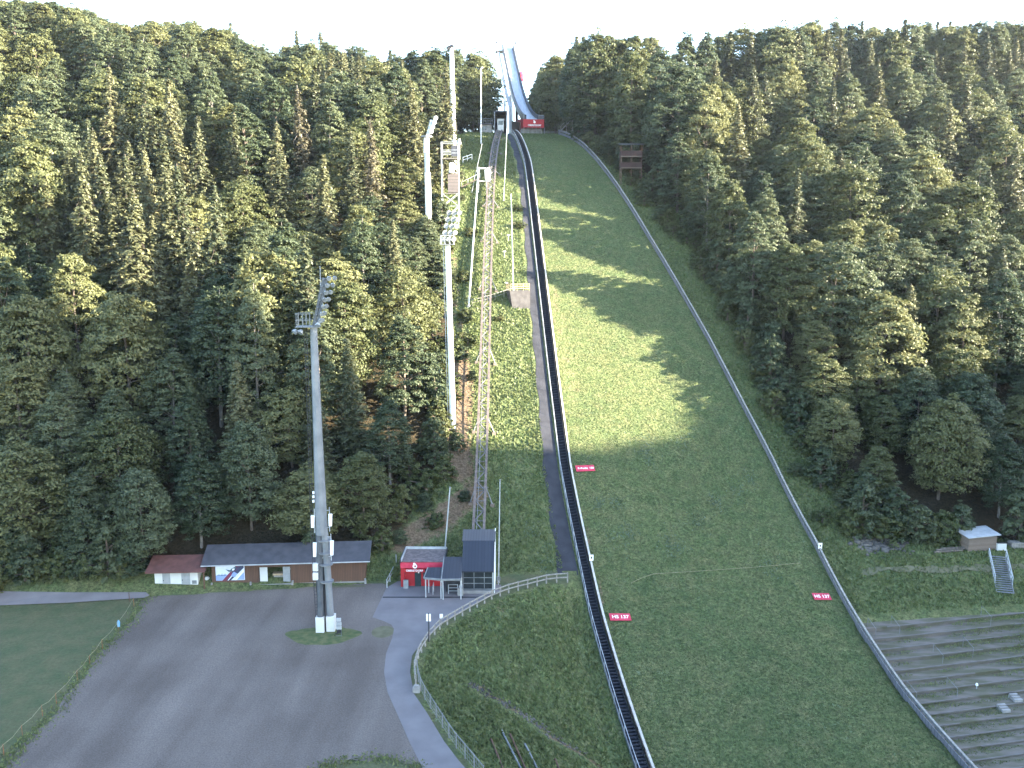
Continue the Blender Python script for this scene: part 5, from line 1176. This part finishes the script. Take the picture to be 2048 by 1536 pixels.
TREES = []     # kind, variant, x, y, z, height, px, py(top)
occ = []
SKY = [(0, -6), (100, 4), (170, 20), (200, 34), (250, 52), (300, 48), (380, 50), (450, 62), (500, 92), (535, 112), (570, 98), (600, 88), (640, 84), (700, 100), (750, 112), (800, 112), (860, 108), (920, 108), (962, 122), (980, 215), (1058, 212), (1068, 175), (1090, 135), (1115, 108), (1150, 82), (1200, 82), (1245, 70), (1330, 72), (1400, 70), (1460, 60), (1520, 64), (1560, 48), (1640, 46), (1720, 44), (1800, 50), (1870, 50), (1950, 46), (2048, 42), (2200, 40)]
sky_y = lambda px: float(np.interp(px, [a for a, b in SKY], [b for a, b in SKY]))
def add_tree(kind, x, y, h, var=None, force=False):
    z = gz(x, y); tpx, tpy = project(x, y, z + h)
    if not force and (tpx < -70 or tpx > 2118): return None
    lim = sky_y(tpx)
    if not force and tpy < lim:
        h2 = h
        while h2 > 6 and project(x, y, z + h2)[1] < lim: h2 -= .5
        if h2 < h*.55: return None
        h = h2; tpy = project(x, y, z + h)[1]
    if var is None: var = rng.integers(0, {'b': 6, 's': 5, 'u': 3}[kind]) if kind != 's' else rng.integers(0, 5)
    bpx, bpy = project(x, y, z); TREES.append(dict(k=kind, v=int(var), x=x, y=y, z=z, h=h, px=tpx, py=tpy, bpx=bpx, bpy=bpy)); occ.append((x, y, {'b': 3.9, 's': 2.6, 'u': 1.2}[kind]))
    return TREES[-1]
def free(x, y, r):
    return all((x-a)**2 + (y-b)**2 > ((r + c)*.62)**2 for a, b, c in occ)
# signature spruces on the left slope, and other recognisable ones (tip pixel, height)
for px, py, h, v in ((92,342,17,2),(124,356,15,2),(163,292,24,0),(200,298,21,4),(236,308,19,2),(254,300,20,0),(292,290,25,1),(258,370,24,0),(340,328,24,1),(362,318,24,0),(425,360,25,1),(220,378,19,2),(300,420,20,4),(375,455,19,0),
                     (607,160,24,5),(545,235,20,3),(740,232,21,5),(882,118,24,3),(700,255,20,0),(640,300,20,4),(560,290,19,0),(830,150,22,0),(460,215,19,0),
                     (1509,122,24,1),(1535,140,22,3),(1660,152,22,0),(1222,116,18,2),(1900,190,24,4),(1930,140,24,4),(1590,330,20,4),(1480,200,22,1),(1820,560,18,3),(1990,330,20,0),(1760,110,24,0),(1600,62,24,1)):
    q = cast(px, py, h)
    if q is not None: add_tree('s', q.x, q.y, h, v, True)
SIG = [t for t in TREES]
# skyline trees behind the crest
for px, py, kind in ((597,58,'s'),(643,60,'s'),(698,86,'s'),(775,97,'s'),(455,44,'s'),(388,38,'s'),(348,42,'s'),(185,28,'s'),(305,44,'b'),(20,24,'b'),(90,26,'b'),(1082,170,'s'),(1066,188,'b'),(1108,110,'s'),(1098,140,'b'),(1150,70,'s'),(1170,66,'s'),(1192,70,'b'),(1245,62,'b'),(1310,64,'s'),(1340,66,'b'),(1457,52,'s'),(1496,60,'s'),(1548,52,'b'),(1615,45,'b'),(1650,48,'s'),(1688,42,'s'),(1708,38,'s'),(1727,34,'s'),(1815,28,'s'),(1848,46,'b'),(1878,42,'s'),(1901,42,'s'),(1940,44,'s'),(1990,48,'b'),(2022,46,'s'),(2048,48,'b'),(960,118,'b'),(945,112,'b'),(900,104,'b'),(866,104,'b'),(830,108,'b'),(800,106,'s'),(720,100,'b'),(660,92,'b'),(615,88,'b'),(575,100,'b'),(520,96,'b'),(968,185,'b'),(976,208,'b'),(990,216,'b'),(1012,236,'b'),(950,160,'b')) + tuple((px, sky_y(px) - 8 + (px*7 % 17), 'b') for px in range(1225, 2070, 37)) + tuple((px, sky_y(px) - 4 + (px*7 % 13), 'b') for px in range(215, 940, 41)):
    for h in ((24, 22, 26, 20, 18, 28, 16) if kind == 's' else (19, 17, 21, 15, 23, 13)):
        d = ray(px, py); t = np.linspace(150, 330, 900); p = t[:, None]*d; p[:, 2] += CAMZ; s_, w_ = sw(p[:, 0], p[:, 1]); g = p[:, 2] - ground(p[:, 0], p[:, 1]) - h
        ok = np.where((np.abs(g) < .5) & (s_ > -75) & (s_ < 14) & ((w_ > 6) | (w_ < -9)))[0]
        if len(ok):
            add_tree(kind, p[ok[0], 0], p[ok[0], 1], h, None, True); break
# regular forest, jittered grid on both flanks
pn = lambda s, w_, o=0: mnoise.noise(Vector((s*.035 + o, w_*.035, 3.1)))
AVOID = [(845, 870, 232, 470, 190), (880, 925, 280, 500, 170), (880, 915, 480, 858, 150), (893, 912, 90, 300, 190), (925, 1040, 130, 640, 230), (985, 1062, 90, 260, 260), (1925, 2030, 1050, 1112, 108)]
def blocks(x, y, z, h, r):
    px, p1 = project(x, y, z); p0 = project(x, y, z + h)[1]; d = math.hypot(x, y); hw = r*FPX/d*.85
    return any(px + hw > a and px - hw < b_ and p1 > c and p0 < e_ and d < dm for a, b_, c, e_, dm in AVOID)
cand = []
for side in (-1, 1):
    n_c = 9000; ss_ = rng.uniform(-52, 113.8, n_c); dd = rng.uniform(0, 1, n_c)**1.0*118
    for s_, wi in zip(ss_, dd):
        e = float(w_left_edge(s_)) if side < 0 else float(w_right_edge(s_)); cand.append((float(s_), e + side*(wi + (3.6 if side < 0 else 3.2)), float(wi), side))
rng.shuffle(cand)
OCC = [list(o) for o in occ]
for s_, w_, wi, side in cand:
    x, y = (float(k) for k in xy(s_, w_)); px = project(x, y, gz(x, y))[0]
    if px < -60 or px > 2108: continue
    n1 = pn(s_, w_, 5.0 if side > 0 else 0); sp_ = n1 > .40 or (n1 > -.05 and rng.random() < .06)
    if side > 0 and s_ > 70: sp_ = sp_ and rng.random() < .3
    if side < 0 and s_ > 80: sp_ = sp_ and rng.random() < .5
    kind = 's' if sp_ else 'b'; r_ = 2.8 if sp_ else 3.3
    oc = np.array(occ)
    if (((oc[:, 0]-x)**2 + (oc[:, 1]-y)**2) < ((r_ + oc[:, 2])*.73)**2).any(): continue
    h = rng.uniform(16, 24) if sp_ else rng.uniform(13, 19.5)
    if s_ > 98: h *= .74
    if side > 0 and s_ > 90 and wi < 10: h *= .66
    if side > 0 and s_ < 48 and wi < 14: h *= 1.32
    if side > 0 and 48 <= s_ < 84 and wi < 12: h *= .92
    if side < 0 and s_ > 40 and wi < 5: h *= .80
    z = gz(x, y)
    for g_ in SIG:
        if y < g_['y'] - 1 and abs(px - g_['px']) < 30:
            cap = g_['py'] + .62*(g_['bpy'] - g_['py'])
            while h > 7 and project(x, y, z + h)[1] < cap: h -= .5
    if h < 8 and wi > 3: continue
    for _ in range(5):
        if not blocks(x, y, z, h, r_ + .4): break
        h *= .84
    else: continue
    add_tree(kind, x, y, h)
for px, py, h in ((858, 548, 9), (846, 540, 8.5), (868, 560, 8)):
    q = cast(px, py); add_tree('b', q.x, q.y, h, 5, True)
# undergrowth and young trees along the forest edges
for side in (-1, 1):
    for s_ in np.arange(14, 117, 1.9):
        e = float(w_left_edge(s_)) if side < 0 else float(w_right_edge(s_)); w_ = e + side*rng.uniform(-1.0, 3.0); x, y = (float(k) for k in xy(s_, w_))
        v = int(rng.integers(0, 3)); add_tree('u', x, y, BUH[v]*rng.uniform(.55, 1.2)*(1.25 if side > 0 and s_ > 70 else 1), v)
for px in list(range(-20, 290, 24)) + list(range(1700, 1930, 22)) + [2040, 2062]:
    py = (np.interp(px, [-20, 300, 760], [1158, 1150, 1112]) if px < 1000 else np.interp(px, [1700, 1800, 2080], [1060, 1078, 1090])) + rng.uniform(-10, 6)
    q = cast(px, py); v = int(rng.integers(0, 3)); add_tree('u', q.x, q.y, BUH[v]*rng.uniform(.7, 1.3), v)
for px, py, h in ((930,640,1.6),(922,720,2.2),(945,760,1.4),(925,560,1.5),(1040,455,1.1),(1035,420,1.0),(915,900,2.4),(890,960,2.8),(935,690,1.6),(912,800,2.0),(1645,1045,1.8),(1590,950,1.7),(850,1020,2.2),(800,1085,1.6),(765,1100,2.4),(930,1000,1.3),(1000,640,.8),(1680,1010,2.3),(870,1050,1.4),(940,470,1.2),(925,400,1.1),(1790,1070,2.4),(1860,1085,1.8)):
    q = cast(px, py); add_tree('u', q.x, q.y, h, int(rng.integers(0, 3)), True)

# limit each kind, keep the ones that show largest
proj_size = lambda t: t['h']/math.hypot(t['x'], t['y'])
rest = []
for k, lim in (('b', 298), ('m', 298), ('s', 290), ('u', 280)):
    L = sorted([t for t in TREES if (t['k'] == k if k in 'su' else t['k'] == 'b' and t['v'] % 2 == (k == 'm'))], key=proj_size, reverse=True)
    for t in L[lim:]: t['rest'] = True
print('TREES', {k: sum(t['k'] == k for t in TREES) for k in 'bsu'}, 'rest', sum('rest' in t for t in TREES))
def cell_label(t):
    px, py = t['px'], t['py']; k = t['k']
    nm = {'b': 'broadleaf tree', 's': 'slim spruce', 'u': 'green bush'}[k]
    if k == 's' and t['v'] == 5: nm = 'reddish spruce'
    elif k == 's' and t['h'] > 23: nm = 'tall spruce'
    elif k == 'b' and t['v'] % 2: nm = 'dark broadleaf tree'
    elif k == 'b': nm = 'pale broadleaf tree'
    elif k == 'u' and t['v'] == 1: nm = 'bushy young tree'
    if px < 1020:
        col = 'at the far left edge' if px < 130 else 'above the white toilet block' if px < 330 else 'left of the foreground mast' if px < 560 else 'around the foreground mast' if px < 700 else 'left of the leaning lamp mast' if px < 840 else 'by the sunny clearing'
        row = 'on the left skyline' if py < sky_y(px) + 30 else 'high in the left forest' if py < 260 else 'in the upper left forest' if py < 430 else 'halfway up the left forest' if py < 600 else 'in the lower left forest' if py < 820 else 'at the left forest foot'
    else:
        col = 'beside the take-off crest' if px < 1180 else 'close behind the plank wall' if px < 1420 and py < 480 or px < 1560 and py >= 480 else 'in the inner right forest' if px < 1700 else 'near the right edge' if px < 1880 else 'at the far right edge'
        row = 'on the right skyline' if py < sky_y(px) + 30 else 'high in the right forest' if py < 230 else 'in the upper right forest' if py < 400 else 'halfway up the right forest' if py < 560 else 'in the shaded right forest' if py < 780 else 'low in the right forest' if py < 950 else 'at the right forest foot'
    return nm, col, row
ORD = ['leftmost', 'second', 'third', 'fourth', 'fifth', 'sixth', 'seventh', 'eighth', 'ninth', 'tenth', 'eleventh', 'twelfth']
groups = {}
for t in TREES:
    if 'rest' not in t: groups.setdefault(cell_label(t), []).append(t)
for key, L in groups.items():
    nm, col, row = key; L.sort(key=lambda t: t['px'])
    for i, t in enumerate(L):
        t['group'] = {'b': 'broadleaf trees of the hillside forest', 's': 'spruces of the hillside forest', 'u': 'bushes along the forest edge'}[t['k']]
        if len(L) == 1: t['label'] = f'{nm} {row} {col}'
        elif i == len(L)-1: t['label'] = f'rightmost {nm} {row} {col}'
        elif i < 12: t['label'] = (ORD[i] if i == 0 else ORD[i]+'-from-left') + f' {nm} {row} {col}'
        else: t['label'] = f'{nm} {row} {col}'
rv = np.random.default_rng(99)
protos = {}
for k, meshes in (('b', BL), ('s', SP), ('u', BU)): protos[k] = meshes
KN = {'b': ('beech_tree', 'tree'), 'm': ('maple_tree', 'tree'), 's': ('spruce_tree', 'tree'), 'u': ('bush', 'bush')}
HH = {'b': BLH, 's': SPH, 'u': BUH}
rest_v = []
for t in TREES:
    tm, cm = protos[t['k']][t['v']]; sc = t['h']/HH[t['k']][t['v']]; rz = rv.uniform(0, 6.28); wx = sc**.6*rv.uniform(.92, 1.14)*(1.0 if t['k'] != 's' else .95)
    if 'rest' in t: rest_v.append((t, sc, rz, wx)); continue
    root = bpy.data.objects.new(KN['m' if t['k'] == 'b' and t['v'] % 2 else t['k']][0], None); COL.objects.link(root); root.location = (t['x'], t['y'], t['z'] - .15); root.rotation_euler = (rv.normal(0, .025), rv.normal(0, .025), rz); root.scale = (wx, wx*rv.uniform(.9, 1.1), sc)
    root.empty_display_size = .5; tag(root, t['label'], KN[t['k']][1], t['group'])
    for nm, me in (('trunk', tm), ('crown', cm)):
        o = bpy.data.objects.new(nm, me); COL.objects.link(o); o.parent = root
if rest_v:
    V, F, o_ = [], [], 0
    for t, sc, rz, wx in rest_v:
        cm = protos[t['k']][t['v']][1]; a = np.empty(len(cm.vertices)*3, np.float32); cm.vertices.foreach_get('co', a); a = a.reshape(-1, 3)*np.array([wx, wx, sc]); c, s_ = math.cos(rz), math.sin(rz)
        V.append(np.stack([a[:, 0]*c - a[:, 1]*s_ + t['x'], a[:, 0]*s_ + a[:, 1]*c + t['y'], a[:, 2] + t['z'] - .15], 1)); F.append(np.arange(len(a)).reshape(-1, 4) + o_); o_ += len(a)
    o = bpy.data.objects.new('far_forest', np_mesh('far_forest', np.concatenate(V), np.concatenate(F), M['leaf_a'])); COL.objects.link(o); tag(o, 'farthest broadleaf trees of the forest merging into one green mass', 'forest', kind='stuff')

# ------------------------------------------------------------------ grass tufts on meadow and banks
def tufts(n, name, label, region, hmin, hmax, m, seed):
    r = np.random.default_rng(seed); P = []
    tot = 0
    while tot < n:
        s_ = r.uniform(2, 172, 40000); w_ = r.uniform(-45, 75, 40000); keep = region(s_, w_, r); s_, w_ = s_[keep], w_[keep]; x, y = xy(s_, w_)
        px, py = project(x, y, ground(x, y)); k = (px > -30) & (px < 2080) & (py < 1580); P.append(np.stack([x[k], y[k]], 1)); tot += k.sum()
    P = np.concatenate(P); ix = np.clip(np.searchsorted(gxs, P[:, 0]), 0, nx-1); iy = np.clip(np.searchsorted(gys, P[:, 1]), 0, ny-1)
    P = P[(zone[iy, ix, 1] < r.uniform(.15, .6, len(P)))][:n]; n = len(P); z = ground(P[:, 0], P[:, 1]); a = r.uniform(0, 6.28, n); h = r.uniform(hmin, hmax, n); wd = h*r.uniform(.35, .8, n)
    lean = r.normal(0, .4, (n, 2))*h[:, None]; b = np.stack([P[:, 0], P[:, 1], z - .02], 1); dv = np.stack([np.cos(a)*wd, np.sin(a)*wd, 0*a], 1)
    v = np.stack([b - dv, b + dv, b + np.stack([lean[:, 0], lean[:, 1], h], 1)], 1).reshape(-1, 3)
    o = bpy.data.objects.new(name, np_mesh(name, v, np.arange(3*n).reshape(n, 3), m)); COL.objects.link(o); tag(o, label, 'grass', kind='stuff')
def grass_mat(name, c1, c2):
    m = leaf_mat(name, c1, c2, transl=.3); n = m.node_tree.nodes; l = m.node_tree.links; rp = [k for k in n if k.type == 'VALTORGB'][0]
    tc = n.new('ShaderNodeTexCoord'); mx = None
    for sc, lo, hi in ((.09, .82, 1.18), (.7, .90, 1.1), (2.6, .74, 1.26)):
        no = n.new('ShaderNodeTexNoise'); no.inputs['Scale'].default_value = sc; no.inputs['Detail'].default_value = 4; l.new(tc.outputs['Object'], no.inputs[0])
        mr = n.new('ShaderNodeMapRange'); mr.inputs[1].default_value = .34; mr.inputs[2].default_value = .66; mr.inputs[3].default_value = lo; mr.inputs[4].default_value = hi; l.new(no.outputs[0], mr.inputs[0])
        if mx is None: mx = mr.outputs[0]
        else:
            k = n.new('ShaderNodeMath'); k.operation = 'MULTIPLY'; l.new(mx, k.inputs[0]); l.new(mr.outputs[0], k.inputs[1]); mx = k.outputs[0]
    vm = n.new('ShaderNodeVectorMath'); vm.operation = 'SCALE'; l.new(rp.outputs[0], vm.inputs[0]); l.new(mx, vm.inputs['Scale'])
    for k in ('BSDF_PRINCIPLED', 'BSDF_TRANSLUCENT'):
        b = [q for q in n if q.type == k][0]; l.new(vm.outputs[0], b.inputs[0])
    return m
M['blade'] = grass_mat('grass_blades', (.064, .102, .040), (.140, .166, .068))
M['weed'] = grass_mat('weeds', (.080, .122, .046), (.165, .180, .075))
tufts(170000, 'meadow_grass', 'short mown grass covering the landing slope', lambda s, w_, r: (w_ > wl(s) + .15) & (w_ < wr(s) - .15), .06, .15, M['blade'], 1)
def bank(s, w_, r):
    x, y = xy(s, w_); left = (w_ < wl(s) - np.where(s > 117, 1.6, 3.3)) & ((s < 117) & (w_ > w_left_edge(s)) | in_poly(x, y, BANK_POLY) & (poly_dist(x, y, FL) > .6))
    right = (w_ > wr(s) + .2) & (s < 126) & (w_ < w_right_edge(s) + 6)
    return left | right
tufts(120000, 'rough_grass', 'rough unmown grass on the banks beside the jump', bank, .12, .34, M['weed'], 2)
# ragged grass creeping over the edge of the gravel
edge = [onz(*p) for p in LOT[:12]] + [onz(560, 1600), onz(640, 1532), onz(700, 1519), onz(780, 1516), onz(850, 1536)]
r = np.random.default_rng(8); V = []
for i in range(3500):
    k = r.integers(0, len(edge)-1); 
    if k == 11: continue
    p = edge[k].lerp(edge[k+1], r.random()); d = r.normal(0, .45); x, y = p.x + d, p.y + r.normal(0, .35); h = r.uniform(.05, .16); a = r.uniform(0, 6.28); q = h*.7
    V += [(x - q*math.cos(a), y - q*math.sin(a), .0), (x + q*math.cos(a), y + q*math.sin(a), .0), (x + r.normal(0, .4)*h, y + r.normal(0, .4)*h, h + .02)]
o = bpy.data.objects.new('edge_grass', np_mesh('edge_grass', np.array(V), np.arange(len(V)).reshape(-1, 3), M['weed'])); COL.objects.link(o); tag(o, 'ragged grass creeping over the edge of the gravel lot', 'grass', kind='stuff')
tn = lambda s, w_: np.sin(s*4.33 + .24*w_) + .8*np.sin(w_*.21 + 1.1*np.sin(s*.3)) + .5*np.sin(w_*.9 + s)
tufts(9000, 'terrace_weeds', 'grass and weeds growing between the terrace rows', lambda s, w_, r: (w_ > wr(s) + .5) & (s > 127.5) & (tn(s, w_) > .2) & (r.random(len(s)) < .5), .05, .13, M['weed'], 3)
pale = [(1290,900,1.6),(1365,880,1.4),(1300,915,1.2),(1240,1072,1.5),(1262,1066,.8),(1335,1082,1.6),(1350,1095,1.0),(1395,1042,1.0),(1475,982,1.3),(1235,1008,.8),(1538,1132,1.4),(1430,1002,1.0),(1500,960,1.0),(1200,1008,.6),(1100,1100,1.2),(1060,1060,1.0),(1090,1130,.9)]
V = []
for px, py, rr_ in pale:
    c = cast(px, py)
    for i in range(90):
        x, y = c.x + r.normal(0, rr_*.6), c.y + r.normal(0, rr_*.8); z = gz(x, y); h = r.uniform(.10, .22); a = r.uniform(0, 6.28); q = h*.55
        V += [(x - q*math.cos(a), y - q*math.sin(a), z), (x + q*math.cos(a), y + q*math.sin(a), z), (x + r.normal(0, .5)*h, y + r.normal(0, .5)*h, z + h)]
M['clover'] = leaf_mat('clover', (.11, .15, .10), (.24, .28, .20))
o = bpy.data.objects.new('clover', np_mesh('clover', np.array(V), np.arange(len(V)).reshape(-1, 3), M['clover'])); COL.objects.link(o); tag(o, 'patches of pale clover in the grass of the landing slope', 'clover', kind='stuff')
b = MB(); pts = resample([cast(*p) + UP*.12 for p in ((1262,1168),(1300,1150),(1400,1144),(1500,1137),(1600,1128))], 14); b.path(pts, .03); b.single('guide_rope', M['tape'], 'thin pale rope lying across the lower landing slope', 'rope', pts[7])
# broken stones along the bank and rubble below the right forest
def stones(name, label, pts, n, spread, r0, r1, seed):
    r = np.random.default_rng(seed); V, F, o_ = [], [], 0; c = [cast(*p) for p in pts]; bs = np.array([[-1,-1,-.6],[1,-1,-.6],[1,1,-.6],[-1,1,-.6],[-.7,-.6,.7],[.6,-.7,.8],[.7,.6,.6],[-.6,.7,.7]]); ff = np.array([[3,2,1,0],[4,5,6,7],[0,1,5,4],[1,2,6,5],[2,3,7,6],[3,0,4,7]])
    for i in range(n):
        k = r.integers(0, len(c)-1); p = c[k].lerp(c[k+1], r.random()); x, y = p.x + r.normal(0, spread), p.y + r.normal(0, spread); q = r.uniform(r0, r1); a = r.uniform(0, 6.28)
        v = bs*q*r.uniform(.6, 1.3, (8, 3)); V.append(np.stack([v[:, 0]*math.cos(a) - v[:, 1]*math.sin(a) + x, v[:, 0]*math.sin(a) + v[:, 1]*math.cos(a) + y, v[:, 2] + gz(x, y) + q*.2], 1)); F.append(ff + o_); o_ += 8
    o = bpy.data.objects.new(name, np_mesh(name, np.concatenate(V), np.concatenate(F), M['stone'])); COL.objects.link(o); tag(o, label, 'stones', kind='stuff')
stones('loose_stones', 'loose stones in the bare earth line across the grass bank', [(945,1368),(990,1395),(1050,1430),(1100,1470),(1170,1510)], 260, .35, .03, .12, 5)
stones('rubble', 'heap of broken rock at the foot of the right forest', [(1725,1085),(1760,1092),(1800,1092)], 170, .9, .12, .38, 6)
# ------------------------------------------------------------------ added haze box, mostly standing in for veiling lens flare
hz = MB().box(lambda x, y, z: Vector((x, y, z)), -1000, 1000, -400, 1500, -16, 190).build('flare_haze', M['white_sign']); hz['kind'] = 'stuff'
hm = bpy.data.materials.new('flare_haze'); hm.use_nodes = True; n = hm.node_tree.nodes; n.remove(n['Principled BSDF'])
vp = n.new('ShaderNodeVolumePrincipled'); vp.inputs['Color'].default_value = (.82, .88, 1, 1); vp.inputs['Density'].default_value = .00008; vp.inputs['Anisotropy'].default_value = .3
hm.node_tree.links.new(vp.outputs[0], n['Material Output'].inputs['Volume']); hz.data.materials.clear(); hz.data.materials.append(hm)
